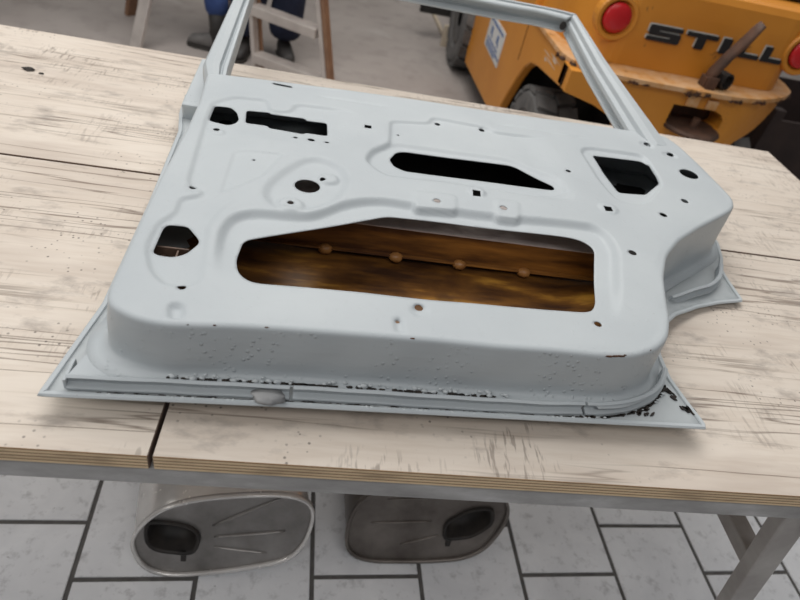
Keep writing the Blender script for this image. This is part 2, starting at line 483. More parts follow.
# ------------------------------------------------------------------ measured outlines (metres)
PAN = [(-0.224, 0.5408), (-0.208, 0.5311), (-0.1865, 0.5207), (-0.1522, 0.5156), (-0.069, 0.5251), (-0.0105, 0.5283), (0.081, 0.5306), (0.1728, 0.5334), (0.2561, 0.5328), (0.3421, 0.5368), (0.3986, 0.5365), (0.4515, 0.5424), (0.4936, 0.562), (0.5201, 0.5882), (0.5401, 0.6289), (0.5534, 0.6738), (0.5747, 0.7366), (0.607, 0.7997), (0.6536, 0.8536), (0.7231, 0.912), (0.7834, 0.9565), (0.8334, 0.9955), (0.8514, 1.0167), (0.8636, 1.0465), (0.8618, 1.0909), (0.8541, 1.1875), (0.8422, 1.2789), (0.8238, 1.3281), (0.6518, 1.3235), (0.3991, 1.3057), (0.211, 1.3021), (0.0493, 1.292), (-0.1102, 1.2772), (-0.2016, 1.2676), (-0.2426, 1.2604), (-0.2318, 1.1226), (-0.2306, 1.0031), (-0.234, 0.8294), (-0.2311, 0.5838), (-0.2302, 0.5614)]
R1 = [(-0.0947, 0.5688), (-0.1043, 0.6042), (-0.1164, 0.6417), (-0.1225, 0.7171), (-0.1126, 0.7554), (-0.085, 0.7754), (-0.0319, 0.7784), (0.0039, 0.7855), (0.0492, 0.8327), (0.1085, 0.8598), (0.1658, 0.8551), (0.2484, 0.8538), (0.3504, 0.8577), (0.4573, 0.8651), (0.4918, 0.8666), (0.51, 0.8414), (0.5117, 0.7977), (0.4649, 0.6595), (0.4277, 0.5795), (0.1533, 0.5656), (-0.0012, 0.5649)]
R2 = [(-0.0776, 0.8381), (-0.061, 0.8901), (-0.0246, 0.9542), (0.0043, 0.9666), (0.0436, 0.9439), (0.0547, 0.9022), (0.0394, 0.8408), (0.0088, 0.8094), (-0.033, 0.7907), (-0.0644, 0.803)]
PL = [(-0.206, 1.0526), (-0.2063, 1.1233), (-0.1737, 1.1648), (-0.1111, 1.1749), (-0.1, 1.1269), (-0.0606, 1.137), (-0.0539, 1.1753), (0.057, 1.1809), (0.0878, 1.1587), (0.0602, 1.0522), (0.0387, 1.0054), (-0.0319, 0.9834), (-0.0846, 0.8705), (-0.0958, 0.8125), (-0.1278, 0.7789), (-0.1421, 0.7228), (-0.1318, 0.6388), (-0.1283, 0.594), (-0.1684, 0.5851), (-0.1925, 0.6106), (-0.21, 0.6606), (-0.2086, 0.7177), (-0.1905, 0.7449), (-0.1936, 0.7848), (-0.1673, 0.7971), (-0.1669, 0.8176), (-0.1921, 0.8257)]
PR = [(0.1396, 1.1678), (0.2233, 1.1857), (0.2304, 1.2151), (0.3542, 1.2096), (0.3645, 1.1913), (0.5177, 1.2016), (0.5339, 1.1599), (0.5176, 1.0286), (0.472, 0.943), (0.37, 0.9415), (0.24, 0.96), (0.1198, 0.9479), (0.0862, 0.9819), (0.0978, 1.0239), (0.1334, 1.0635)]
RS = [(0.0862, 0.9819), (0.1018, 1.0331), (0.1417, 1.0746), (0.3787, 1.0816), (0.4698, 1.0233), (0.4699, 0.9636), (0.4104, 0.9484), (0.183, 0.9443), (0.1196, 0.9407)]
RT = [(0.5567, 1.1671), (0.5777, 1.1899), (0.7152, 1.1927), (0.7132, 1.1158), (0.7056, 1.0636), (0.6479, 0.987), (0.6181, 0.9651), (0.5734, 0.9683), (0.5596, 1.0401)]
LL = [(-0.1412, 0.8154), (-0.1405, 0.9531), (-0.0598, 0.9636), (-0.0853, 0.8768)]
PA = [(0.1687, 0.8961), (0.2436, 0.8989), (0.2392, 0.85), (0.1648, 0.8413)]
PB = [(0.3161, 0.9073), (0.3611, 0.9085), (0.3502, 0.8484), (0.3073, 0.8477)]
DM = [(-0.1575, 0.5532), (-0.1396, 0.5561), (-0.1353, 0.5249), (-0.1473, 0.5231)]
DN = [(0.1193, 0.5719), (0.1312, 0.5718), (0.1305, 0.5365), (0.1214, 0.5335)]
FLR = [(0.5935, 0.507), (0.5827, 0.5499), (0.5705, 0.623)]
FLT = [(0.661, 0.7672), (0.7323, 0.8109), (0.7872, 0.8325), (0.8475, 0.8481), (0.8482, 0.9085), (0.8469, 0.9511)]
FLL = [(-0.29, 0.476)]
RAIL = [(-0.2631, 0.491), (-0.1241, 0.4973), (0.062, 0.5045), (0.1958, 0.5071), (0.3384, 0.5116), (0.4299, 0.5186), (0.4733, 0.5282), (0.5161, 0.5491), (0.5455, 0.5773), (0.5577, 0.6008)]
RAIL2 = [(0.6675, 0.8069), (0.7194, 0.8353), (0.7773, 0.8627), (0.814, 0.8969), (0.8367, 0.94)]
TANKA = [(-0.344, 0.119), (-0.34, 0.076), (-0.32, 0.023), (-0.285, 0.002), (-0.248, -0.005), (-0.193, 0.002), (-0.101, 0.021), (-0.008, 0.049), (0.041, 0.07), (0.073, 0.126), (0.086, 0.215), (0.079, 0.256), (0.058, 0.279), (-0.002, 0.289), (-0.083, 0.28), (-0.169, 0.265), (-0.226, 0.247), (-0.277, 0.219), (-0.317, 0.171)]
TANKAo = [(-0.309, 0.163), (-0.305, 0.18), (-0.254, 0.18), (-0.208, 0.17), (-0.184, 0.146), (-0.186, 0.107), (-0.2, 0.075), (-0.242, 0.077), (-0.29, 0.083), (-0.31, 0.112)]
TANKB = [(0.183, 0.048), (0.209, 0.01), (0.26, -0.007), (0.399, -0.001), (0.511, 0.015), (0.562, 0.048), (0.59, 0.11), (0.605, 0.178), (0.597, 0.223), (0.574, 0.258), (0.508, 0.275), (0.382, 0.27), (0.254, 0.252), (0.2, 0.222), (0.179, 0.141)]
TANKBo = [(0.444, 0.087), (0.438, 0.153), (0.497, 0.203), (0.558, 0.212), (0.568, 0.152), (0.52, 0.101)]
HOLES = [[(-0.091, 0.71), (-0.0935, 0.6576), (-0.0872, 0.6282), (-0.0755, 0.6132), (-0.0614, 0.6073), (-0.0174, 0.6094), (0.0817, 0.613), (0.178, 0.6122), (0.2863, 0.6164), (0.4015, 0.6235), (0.415, 0.6293), (0.4274, 0.6501), (0.4765, 0.8), (0.4721, 0.816), (0.4563, 0.8282), (0.4295, 0.8309), (0.227, 0.8264), (0.1208, 0.8218)], [(0.132, 1.0154), (0.1462, 1.0475), (0.1612, 1.0557), (0.3782, 1.0639), (0.3898, 1.059), (0.4438, 1.0103), (0.4532, 0.9999), (0.4524, 0.9852), (0.4231, 0.9866), (0.1823, 0.9799), (0.1597, 0.9785), (0.1389, 0.991)], [(0.584, 1.1619), (0.7016, 1.1693), (0.713, 1.1539), (0.7096, 1.1012), (0.7041, 1.0716), (0.6529, 1.0168), (0.5914, 1.0086), (0.583, 1.0816)], [(-0.2009, 1.1173), (-0.1727, 1.1224), (-0.1589, 1.1047), (-0.1506, 1.0748), (-0.1547, 1.0583), (-0.1663, 1.0473), (-0.2009, 1.0538), (-0.2012, 1.0946)], [(-0.1434, 1.1208), (-0.0999, 1.1282), (-0.098, 1.1218), (-0.0314, 1.1243), (-0.0296, 1.1154), (0.011, 1.1184), (0.0143, 1.064), (0.0076, 1.0634), (-0.0283, 1.0616), (-0.029, 1.0548), (-0.095, 1.0585), (-0.0965, 1.0671), (-0.138, 1.0664)], [(-0.1974, 0.7197), (-0.1692, 0.721), (-0.1495, 0.6931), (-0.1462, 0.6828), (-0.158, 0.6571), (-0.1728, 0.6462), (-0.1919, 0.6471), (-0.2, 0.6523), (-0.2002, 0.7058)], [(-0.1096, 1.26), (-0.0677, 1.2581), (-0.0663, 1.2489), (-0.108, 1.2507)]]
CIRC = [(-0.0114, 0.8757, 0.0209), (-0.1819, 0.8194, 0.0056), (-0.0337, 0.8124, 0.0051), (0.0123, 0.8977, 0.0051), (-0.1484, 0.5851, 0.0055), (-0.1819, 1.0204, 0.0058), (-0.0146, 1.0341, 0.0068), (-0.0436, 1.0334, 0.0043), (0.0142, 1.0337, 0.0044), (0.1525, 1.1129, 0.0026), (0.2414, 1.1936, 0.0062), (0.3398, 1.1991, 0.0065), (0.7502, 1.2587, 0.0079), (0.7942, 1.223, 0.0079), (0.7979, 1.1306, 0.0208), (0.7303, 1.0033, 0.0077), (0.6549, 0.9352, 0.0076), (0.538, 0.7922, 0.0073), (0.4979, 1.0599, 0.0053), (0.2067, 0.8721, 0.0063), (0.3263, 0.8787, 0.0067), (0.4983, 1.0604, 0.0053), (0.1545, 0.5956, 0.0059), (0.4133, 0.5996, 0.0058), (0.1243, 0.5651, 0.0029), (-0.1049, 0.93, 0.0025)]
SQ = [(0.0916, 1.1208, 0.0068), (0.5382, 0.9255, 0.0077), (0.2828, 0.9141, 0.0072)]

ZTOP = 0.96       # bench top
ZPAN = 1.085      # inner panel of the door lying on the bench

# ------------------------------------------------------------------ floor
TYAW = R(2.449)
ct, st = math.cos(TYAW), math.sin(TYAW)
def tl(a, t): return (a*ct - t*st, a*st + t*ct)   # tile frame -> world
A0, A1, T0, T1 = -0.453-4*0.2935, -0.453+9*0.2935, 0.866-0.3*6, 0.866+0.3*4
q = [tl(A0, T0), tl(A1, T0), tl(A1, T1), tl(A0, T1)]
far = [(-14, -8), (14, -8), (14, 16), (-14, 16)]
V = [(x, y, 0) for x, y in far]+[(x, y, 0) for x, y in q]+[(x, y, -0.03) for x, y in q]
F = [(0, 1, 5, 4), (1, 2, 6, 5), (2, 3, 7, 6), (3, 0, 4, 7), (4, 5, 9, 8), (5, 6, 10, 9), (6, 7, 11, 10), (7, 4, 8, 11)]
floor = mk('floor', V, F, 'concrete')
floor['kind'] = 'structure'; floor['label'] = 'grey concrete hall floor with tiled strip under the bench'
mk('grout_bed', [(x, y, -0.004) for x, y in q], [(0, 1, 2, 3)], 'grout', floor)
tw = 0.2935; gap = 0.012
c0 = -0.453
tile_me = None
nc = 0
for i in range(-4, 9):
    a = c0 + i*tw
    off = 0.866 if i % 2 == 1 else 0.716
    for j in range(-7, 5):
        t = off + j*0.3
        ta, tb = max(t, T0), min(t+0.3, T1)
        if tb-ta < 0.05: continue
        cx, cy = tl(a+tw/2, (ta+tb)/2)
        if tile_me is None:
            hx, hy = (tw-gap)/2, (0.3-gap)/2
            Vb, Fb = box(-hx, hx, -hy, hy, -0.006, 0.0)
            bm = bmesh.new()
            vs2 = [bm.verts.new(v_) for v_ in Vb]
            for f_ in Fb: bm.faces.new([vs2[k] for k in f_])
            bmesh.ops.recalc_face_normals(bm, faces=bm.faces)
            bmesh.ops.bevel(bm, geom=[e for e in bm.edges if all(v_.co.z > -0.001 for v_ in e.verts)], offset=0.0015, segments=1, affect='EDGES')
            tile_me = bpy.data.meshes.new('tile'); bm.to_mesh(tile_me); bm.free(); tile_me.materials.append(MATS['tile_grey'])
        o = bpy.data.objects.new('tile', tile_me); COL.objects.link(o)
        o.parent = floor; o.location = (cx, cy, 0.0); o.rotation_euler = (0, 0, TYAW)
        if tb-ta < 0.29: o.scale = (1, (tb-ta-gap)/(0.3-gap), 1)
        nc += 1

# far walls of the hall, well outside the view
simple('plaster', (0.50, 0.48, 0.45), (0.44, 0.42, 0.40), 0.8, 0.9)
for nm, b6 in (('wall_back', (-9, 9, 12, 12.2, 0, 5)), ('wall_left', (-9.2, -9, -6, 12.2, 0, 5)), ('wall_right', (9, 9.2, -6, 12.2, 0, 5))):
    o = mk(nm, *box(*b6), 'plaster'); o['kind'] = 'structure'; o['label'] = 'plain plastered wall of the workshop hall'

# ------------------------------------------------------------------ bench
bench = thing('workbench', (0.1, 1.04, 0), 'long steel-framed workbench topped with worn, scratched plywood boards', 'workbench')
BX0, BX1, BY0, BYM, BY1 = -1.32, 1.38, 0.422, 1.0425, 1.655
def board(x0a, x0b, x1a, x1b, y0, y1):
    V = [(x0a, y0, 0.934), (x1a, y0, 0.934), (x1b, y1, 0.934), (x0b, y1, 0.934), (x0a, y0, ZTOP), (x1a, y0, ZTOP), (x1b, y1, ZTOP), (x0b, y1, ZTOP)]
    F = [(0, 3, 2, 1), (4, 5, 6, 7), (0, 1, 5, 4), (1, 2, 6, 5), (2, 3, 7, 6), (3, 0, 4, 7)]
    o = mk('board', V, F, 'plywood', bench, mats=['plywood', 'plywood_edge', 'seam_dirt'], loc=(x0a, y0, 0.934))
    for p in o.data.polygons:
        if abs(p.normal.z) < 0.5:
            c_ = o.location+bench.location+p.center
            p.material_index = 2 if (abs(c_.y-BYM) < 0.02 or abs(c_.x+0.15) < 0.02) else 1
    md = o.modifiers.new('bevel', 'BEVEL'); md.width = 0.0012; md.segments = 1
    return o
board(BX0, BX0, -0.1575, -0.146, BY0, BYM-0.0024)
board(-0.1525, -0.1415, BX1, BX1, BY0, BYM-0.0024)
board(BX0, BX0, BX1, BX1, BYM+0.0016, BY1)
def steel(name, *a, mat='bench_steel', bev=0.003): return mk(name, *join(*a), mat, bench, bevel=bev)
steel('frame_rail', box(BX0+0.01, BX1-0.01, 0.427, 0.467, 0.893, 0.9275))
steel('frame_rail', box(BX0+0.01, BX1-0.01, 1.60, 1.64, 0.893, 0.9275))
for x in (BX0+0.03, -0.35, 0.98, BX1-0.05):
    steel('cross_rail', box(x, x+0.03, 0.468, 1.599, 0.897, 0.9335))
for y in (0.45, 1.615):
    for s in (-1, 1):
        xt, xb = (0.775, 1.02) if s > 0 else (-0.86, -1.10)
        steel('leg', bar((xt, y, 0.894), (xb, y, 0.004), 0.028, 0.046, up=(1, 0, 0.2)), mat='leg_steel')
        steel('foot', box(xb-0.035, xb+0.035, y-0.03, y+0.03, 0.0005, 0.0035), mat='leg_steel', bev=0.0008)
for xs in (0.832, -0.915):
    steel('stretcher', bar((xs, 0.465, 0.695), (xs, 1.60, 0.695), 0.036, 0.03), mat='leg_steel')
mk('bolt', *lathe((0.802, 0.436, 0.862), (0, -1, 0), [(0, 0.009), (0.008, 0.009), (0.010, 0.006)], 6), 'black_steel', bench)

# ------------------------------------------------------------------ car door
door = thing('car_door', (0.28, 0.92, ZTOP), 'stripped rear car door in grey primer lying inner side up on the plywood', 'car door')
def zflange(x, y): return 0.99-0.02*sstep(np.asarray(x, float), 0.58, 0.76)
pan = smooth_loop(resample(ccw(np.array(PAN)), 0.006), 6)
pn = outn(pan)
top_loop = pan-pn*0.008
hl_ = [resample(rounded(h, 0.007 if k else 0.012), 0.004 if k else 0.006) for k, h in enumerate(HOLES)]
for cx, cy, r_ in CIRC:
    n_ = 20 if r_ > 0.012 else 12
    hl_.append(np.array([(cx+r_*math.cos(2*math.pi*k/n_), cy+r_*math.sin(2*math.pi*k/n_)) for k in range(n_)]))
for cx, cy, r_ in SQ:
    hl_.append(np.array([(cx-r_, cy-r_), (cx+r_, cy-r_), (cx+r_, cy+r_), (cx-r_, cy+r_)]))
VP, T, L = plate(top_loop, hl_, 0.0040)
def relief(Q):
    h = np.zeros(len(Q))
    def step(poly, d, w, r=0.012, fade=None):
        s = sdf(Q, resample(rounded(poly, r, 3), 0.006))
        k = sstep(s, -w*0.5, w*0.5)
        if fade is not None: k = k*fade
        return d*k
    front = sstep(Q[:, 1], 0.60, 0.72)
    pads = np.maximum(step(PA, 1.0, 0.008, 0.008), step(PB, 1.0, 0.008, 0.008))
    h -= step(R1, 0.011, 0.017, 0.03, front*(1-pads))
    h += 0.0016*pads
    h -= step(R2, 0.007, 0.020, 0.03)
    h -= step(PL, 0.0050, 0.010, 0.015, np.where(Q[:, 1] > 1.06, 1-sstep(Q[:, 0], 0.00, 0.08), (1-sstep(Q[:, 0], -0.165, -0.10)+0.0)*(1-sstep(Q[:, 1], 1.0, 1.06))+sstep(Q[:, 1], 1.0, 1.06)*(1-sstep(Q[:, 0], 0.00, 0.08))))
    h -= step(PR, 0.0050, 0.009, 0.015, 1-sstep(Q[:, 0], 0.42, 0.50))
    h -= step(RS, 0.0050, 0.016, 0.02)
    h -= step(RT, 0.0055, 0.010, 0.02)
    h -= step(LL, 0.0030, 0.006, 0.01)
    h -= step(DM, 0.006, 0.009, 0.01)
    h -= step(DN, 0.003, 0.006, 0.006)
    for cx, cy, r_, d in ((-0.0336, 0.8094, 0.024, 0.005), (0.022, 0.905, 0.020, 0.005), (0.2853, 0.9223, 0.017, 0.004), (-0.181, 0.8156, 0.014, -0.002),
                          (0.7456, 1.2511, 0.018, -0.003), (0.7888, 1.2147, 0.018, -0.003), (0.5412, 0.9306, 0.02, 0.003), (-0.181, 1.015, 0.016, 0.003),
                          (0.155, 0.5895, 0.014, -0.002)):
        rr = np.hypot(Q[:, 0]-cx, Q[:, 1]-cy)
        h += d*(1-sstep(rr, r_*0.65, r_*1.05))
    # soft press lines along the belt
    for y0, x0, x1 in ((1.232, -0.02, 0.14), (1.236, 0.36, 0.60)):
        h -= 0.002*np.exp(-((Q[:, 1]-y0)/0.004)**2)*sstep(Q[:, 0], x0, x0+0.03)*(1-sstep(Q[:, 0], x1-0.03, x1))
    # old sheet metal is never quite flat
    h += 0.0008*np.sin(Q[:, 0]*23+Q[:, 1]*9)*np.sin(Q[:, 1]*31-Q[:, 0]*7)
    return h*sstep(sdf(Q, pan), 0.010, 0.016)
hz = relief(VP)
V = [(x, y, ZPAN+z) for (x, y), z in zip(VP, hz)]
F = [tuple(int(i) for i in q_) for q_ in T]; n_top = len(F)
# side wall: rings from the top fillet down to the flange, welded to the panel
prof = [(-0.0062, -0.0003, 0), (-0.0038, -0.0012, 0), (-0.0018, -0.0028, 0), (-0.0006, -0.0050, 0), (0.0, -0.0085, 0),
        (0.001, None, 0.12), (0.002, None, 0.25), (0.003, None, 0.40), (0.004, None, 0.55), (0.005, None, 0.70), (0.006, None, 0.84), (0.0072, None, 0.93), (0.0095, None, 0.98), (0.014, None, 0.998), (0.026, None, 1.0)]
n = len(pan)
corner = np.exp(-(np.hypot(pan[:, 0]+0.215, pan[:, 1]-0.535)/0.05)**2)
frontal = 1-sstep(pan[:, 1], 0.56, 0.62)
zf = zflange(pan[:, 0], pan[:, 1])+0.0012+0.0150*frontal
prev = list(L[0])
for o_, dz, fr_ in prof:
    zz = np.full(n, ZPAN+dz) if dz is not None else (ZPAN-0.0085)+(zf-(ZPAN-0.0085))*fr_
    dent = 0.0007*np.sin(pan[:, 0]*55+fr_*4)*np.sin(fr_*math.pi) if dz is None else 0.0
    P = pan+pn*(np.full(n, o_)+dent+(corner*0.007 if fr_ > 0.95 else 0))[:, None]
    if fr_ > 0.9:
        ry = np.interp(P[:, 0], [p[0] for p in RAIL[:6]], [p[1] for p in RAIL[:6]])
        fm = (pan[:, 1] < 0.56) & (P[:, 0] < 0.42)
        P[fm, 1] = np.maximum(P[fm, 1], ry[fm]+0.0045)
    s0 = len(V)
    V += [(p[0], p[1], z_) for p, z_ in zip(P, zz)]
    cur = list(range(s0, s0+n))
    for k in range(n): F.append((prev[k], prev[(k+1) % n], cur[(k+1) % n], cur[k]))
    prev = cur
ip = mk('inner_panel', V, F, 'primer', door, smooth=True, mats=['primer', 'primer_wall'])
for p in ip.data.polygons:
    if p.center.z+ZTOP < ZPAN-0.006 and p.index >= n_top: p.material_index = 1
md = ip.modifiers.new('solid', 'SOLIDIFY'); md.thickness = 0.0013; md.offset = -1

# outer skin with hemmed flange
arch = [(0.5935, 0.507), (0.5827, 0.5499), (0.5735, 0.60), (0.578, 0.655), (0.605, 0.715), (0.661, 0.7672), (0.7323, 0.8109), (0.7872, 0.8325), (0.8475, 0.8481), (0.8482, 0.9085), (0.853, 0.951)]
ar = resample(arch, 0.008, closed=False)
skin = [(-0.29, 0.476), (0.0, 0.488), (0.3, 0.497), (0.59, 0.506)]+[tuple(p) for p in ar[1:]]+[(0.875, 0.99), (0.895, 1.05), (0.893, 1.15), (0.875, 1.27), (0.845, 1.345), (0.4, 1.33), (-0.1, 1.315), (-0.305, 1.345), (-0.298, 1.25), (-0.282, 1.168), (-0.272, 0.90), (-0.268, 0.64)]
sk = resample(skin, 0.008)
VP, T, L = plate(sk, [], 0.016)
def zskin(Q):
    d = sdf(Q, sk); z0 = zflange(Q[:, 0], Q[:, 1])
    k = sstep(d, 0.062, 0.19)
    return z0+(ZTOP+0.0022-z0)*k
zz = zskin(VP)
so = mk('outer_skin', [(x, y, z_) for (x, y), z_ in zip(VP, zz)], [tuple(t) for t in T], 'primer_wall', door, smooth=True, mats=['primer_dull', 'ochre_inside', 'dark_inside'])
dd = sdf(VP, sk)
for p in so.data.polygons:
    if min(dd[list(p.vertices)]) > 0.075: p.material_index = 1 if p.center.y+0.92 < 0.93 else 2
md = so.modifiers.new('solid', 'SOLIDIFY'); md.thickness = 0.0016; md.offset = -1
# hem bead round the edge of the skin
path = [(x, y, float(zflange(x, y))+0.0005) for x, y in sk]
nn = outn(ccw(sk)) if (ccw(sk) == sk).all() else outn(sk)*-1
hem = [(-0.006, 0.0), (-0.005, 0.0022), (0.0, 0.0026), (0.0022, 0.0004), (0.001, -0.0022), (-0.004, -0.0024)]
V, F = sweep(path+[path[0]], [((a, b_, 0), (0, 0, 1)) for a, b_ in nn]+[((nn[0][0], nn[0][1], 0), (0, 0, 1))], hem, cap=False)
mk('hem', V, F, 'primer', door, smooth=False)

# sealing rail
rp = [(-0.004, -0.002), (-0.0045, 0.0165), (-0.001, 0.0195), (0.0035, 0.0175), (-0.0015, 0.0135), (-0.0025, 0.0055), (0.0062, 0.0040), (0.0068, 0.0012), (0.005, -0.002)]
def rail(pts, z0, nm='sealing_rail', cuts=()):
    P = resample(pts, 0.006, closed=False)
    for _ in range(8): P[1:-1] = 0.25*P[:-2]+0.5*P[1:-1]+0.25*P[2:]
    t = np.gradient(P, axis=0); t /= np.linalg.norm(t, axis=1, keepdims=True); nn = np.stack([t[:, 1], -t[:, 0]], 1)
    seg = []; start = 0
    for i in list(cuts)+[len(P)-1]:
        seg.append((start, i)); start = i
    for a, b_ in seg:
        Q = P[a:b_+1].copy()
        if b_ < len(P)-1: Q[-1] -= t[b_]*0.004
        V, F = sweep([(x, y, z0+0.0004*math.sin(x*70)) for x, y in Q], [((u, w, 0), (0, 0, 1)) for u, w in nn[a:b_+1]], rp)
        mk(nm, V, F, 'primer', door, smooth=False, bevel=0.0007)
    return P, nn
RP, RN = rail(RAIL, 0.9925, cuts=(int(0.268/0.006), int(0.668/0.006)))
rail(RAIL2, 0.9735)
# lower step of the flange, at the sill end (closing plate)
mk('end_cap', *box(-0.2665, -0.2625, 0.4875, 0.5235, 0.991, 1.0065), 'primer', door, bevel=0.001)
mk('closing_plate', *slab([(-0.264, 0.4935), (-0.12, 0.5000), (-0.14, 0.524), (-0.19, 0.53), (-0.225, 0.545), (-0.250, 0.545)], [], lambda u, v_, t_: (u, v_, t_), 1.0035, 1.0058), 'primer', door)
# flaked seams
V, F = [], []; V2, F2 = [], []; V3, F3 = [], []
def patch(c, ln, wd, ang, z, VV, FF, th=0.0008):
    k = 9; s = len(VV); ca, sa = math.cos(ang), math.sin(ang)
    ring = []
    for i in range(k):
        a = 2*math.pi*i/k; j = rng.uniform(0.6, 1.15)
        u, w = math.cos(a)*ln*j, math.sin(a)*wd*j
        ring.append((c[0]+u*ca-w*sa, c[1]+u*sa+w*ca))
    VV += [(x, y, z) for x, y in ring]+[(x, y, z-0.002) for x, y in ring]
    FF.append(tuple(range(s, s+k)))
    for i in range(k): FF.append((s+i, s+(i+1) % k, s+k+(i+1) % k, s+k+i))
for i in range(6, len(RP)-3):
    x, y = RP[i]; u, w = RN[i]; an = math.atan2(RN[i][0], -RN[i][1])
    zfl = float(zflange(x, y))
    if rng.random() < 0.80: patch((x+u*0.0090, y+w*0.0090), rng.uniform(0.003, 0.009), rng.uniform(0.0012, 0.0030), an, zfl+0.0022, V, F)
    if 18 < i < 90 and rng.random() < 0.60: patch((x-u*0.0078, y-w*0.0078), rng.uniform(0.003, 0.008), rng.uniform(0.0014, 0.0030), an, zfl+0.0178, V, F)
    if 18 < i < 95 and rng.random() < 0.75:
        s = rng.uniform(0.0012, 0.0036)
        v_, f_ = blob((x-u*0.010+rng.uniform(-.004, .004), y-w*0.010+rng.uniform(-.003, .004), zfl+0.0175+rng.uniform(0, .002)), s*1.6, s, s*0.9, 7, 4, 0.3)
        n0 = len(V2); V2 += v_; F2 += [tuple(a+n0 for a in q_) for q_ in f_]
    if rng.random() < 0.35:
        s = rng.uniform(0.001, 0.0022)
        v_, f_ = blob((x+u*0.0105, y+w*0.0105, zfl+0.0022), s*1.8, s, s*0.7, 7, 4, 0.3)
        n0 = len(V2); V2 += v_; F2 += [tuple(a+n0 for a in q_) for q_ in f_]
for _ in range(34):
    t_ = rng.random(); x = 0.520+0.058*t_+rng.uniform(-.006, .006); y = 0.600-0.078*t_+rng.uniform(-.005, .005)
    patch((x+0.012, y), rng.uniform(0.003, 0.007), rng.uniform(0.001, 0.0026), rng.uniform(2.0, 2.5), 0.9925, V, F)
for _ in range(9):
    patch((0.505+rng.uniform(-.018, .018), 0.525+rng.uniform(-.006, .006)), rng.uniform(0.003, 0.008), rng.uniform(0.0015, 0.003), rng.uniform(-.3, .8), 0.9925, V, F)
o = mk('flaked_seam', V, F, 'chip_black', door); o['kind'] = 'stuff'; o['label'] = 'black gaps where paint and sealant have flaked away'
o = mk('paint_lumps', V2, F2, 'paint_lump', door, smooth=True); o['kind'] = 'stuff'; o['label'] = 'grey crumbs of primer along the sill seam'
# rust nibbles on the front fold
for _ in range(46):
    k = rng.randrange(len(pan))
    if pan[k][1] > 0.56 or pan[k][0] > 0.5: continue
    patch((pan[k][0]-pn[k][0]*0.003, pan[k][1]-pn[k][1]*0.003), rng.uniform(0.001, 0.0035), rng.uniform(0.0004, 0.0011), math.atan2(pn[k][0], -pn[k][1]), ZPAN-0.0012, V3, F3)
for cx, cy in ((0.4105, 0.5385), (0.42, 0.54), (0.428, 0.541)):
    patch((cx, cy), 0.006, 0.0012, 0.05, ZPAN-0.0010, V3, F3)
o = mk('rust_spots', V3, F3, 'chip_rust', door); o['kind'] = 'stuff'; o['label'] = 'small rust spots along the front fold'
# putty lump on the sill
v_, f_ = blob((-0.028, 0.4945, 0.998), 0.021, 0.013, 0.006, 14, 8, 0.18)
mk('putty_lump', v_, f_, 'filler', door, smooth=True)

# interior: side beam, wax lumps, dark bracket
xb0, xb1 = -0.19, 0.56
bz0, bz1, by = 0.975, 1.030, 0.857
mk('side_beam', *join(box(xb0, xb1, by, by+0.004, bz0, bz1), box(xb0, xb1, by-0.010, by+0.004, bz0, bz0+0.003)), 'ochre_beam', door, bevel=0.001)
mk('beam_top', *box(xb0, xb1, by-0.001, by+0.12, bz1, bz1+0.002), 'overspray', door)
for x in (0.155, 0.272, 0.395, 0.03):
    v_, f_ = blob((x, by-0.006, bz0-0.001), 0.013, 0.010, 0.009, 12, 7, 0.1)
    mk('wax_lump', v_, f_, 'wax_lump', door, smooth=True)
mk('lock_bracket', *join(box(-0.212, -0.162, 0.690, 0.693, 1.005, 1.062), box(-0.178, -0.175, 0.655, 0.69, 1.005, 1.06), box(-0.20, -0.194, 0.66, 0.69, 1.0, 1.05)), 'rust_bracket', door, bevel=0.001)

# window frame
SL = 0.26
def fz(y): return ZPAN+SL*(y-1.27)
upv = Vector((0, -SL, 1)).normalized()
def frame_part(name, inner, outer, prof_fn, nseg=10):
    I = resample(np.array(inner), 0.03, closed=False)
    O = np.stack([np.interp(np.linspace(0, 1, len(I)), np.linspace(0, 1, 60), resample(np.array(outer), 1e-3, closed=False)[np.linspace(0, len(resample(np.array(outer), 1e-3, closed=False))-1, 60).astype(int)][:, k]) for k in range(2)], 1)
    path, fr, pr_ = [], [], []
    for (xi, yi), (xo, yo) in zip(I, O):
        p = Vector((xi, yi, fz(yi))); q_ = Vector((xo, yo, fz(yo))); w = (q_-p).length
        path.append(p); fr.append(((q_-p).normalized(), upv)); pr_.append([(a*w, b_) for a, b_ in prof_fn])
    V, F = sweep(path, fr, pr_)
    return mk(name, V, F, 'primer', door, bevel=0.0015)
pf_l = [(0.13, -0.042), (0.11, -0.010), (0.14, -0.004), (0.26, -0.004), (0.30, -0.009), (0.35, -0.009), (0.40, 0.0), (0.62, 0.003), (0.86, 0.0), (0.97, -0.010), (1.0, -0.03), (1.0, -0.055), (0.85, -0.055)]
pf_t = [(0.2, -0.046), (0.02, -0.044), (0.0, -0.038), (0.55, -0.036), (0.60, -0.030), (0.60, -0.014), (0.55, -0.009), (0.0, -0.007), (0.04, -0.002), (0.18, 0.0), (0.46, 0.0), (0.52, -0.007), (0.60, -0.007), (0.66, 0.002), (0.93, 0.0), (1.0, -0.01), (1.0, -0.042)]
pf_r = [(0.38, -0.050), (0.28, -0.050), (0.28, -0.044), (0.42, -0.042), (0.42, -0.026), (0.28, -0.024), (0.30, -0.014), (0.42, -0.011), (0.46, 0.0), (0.62, 0.003), (0.86, 0.0), (0.97, -0.010), (1.0, -0.045)]
frame_part('window_post', [(-0.200, 1.235), (-0.1993, 1.266), (-0.1935, 1.498), (-0.1865, 1.742)], [(-0.240, 1.235), (-0.2600, 1.296), (-0.2414, 1.5025), (-0.216, 1.778)], pf_l)
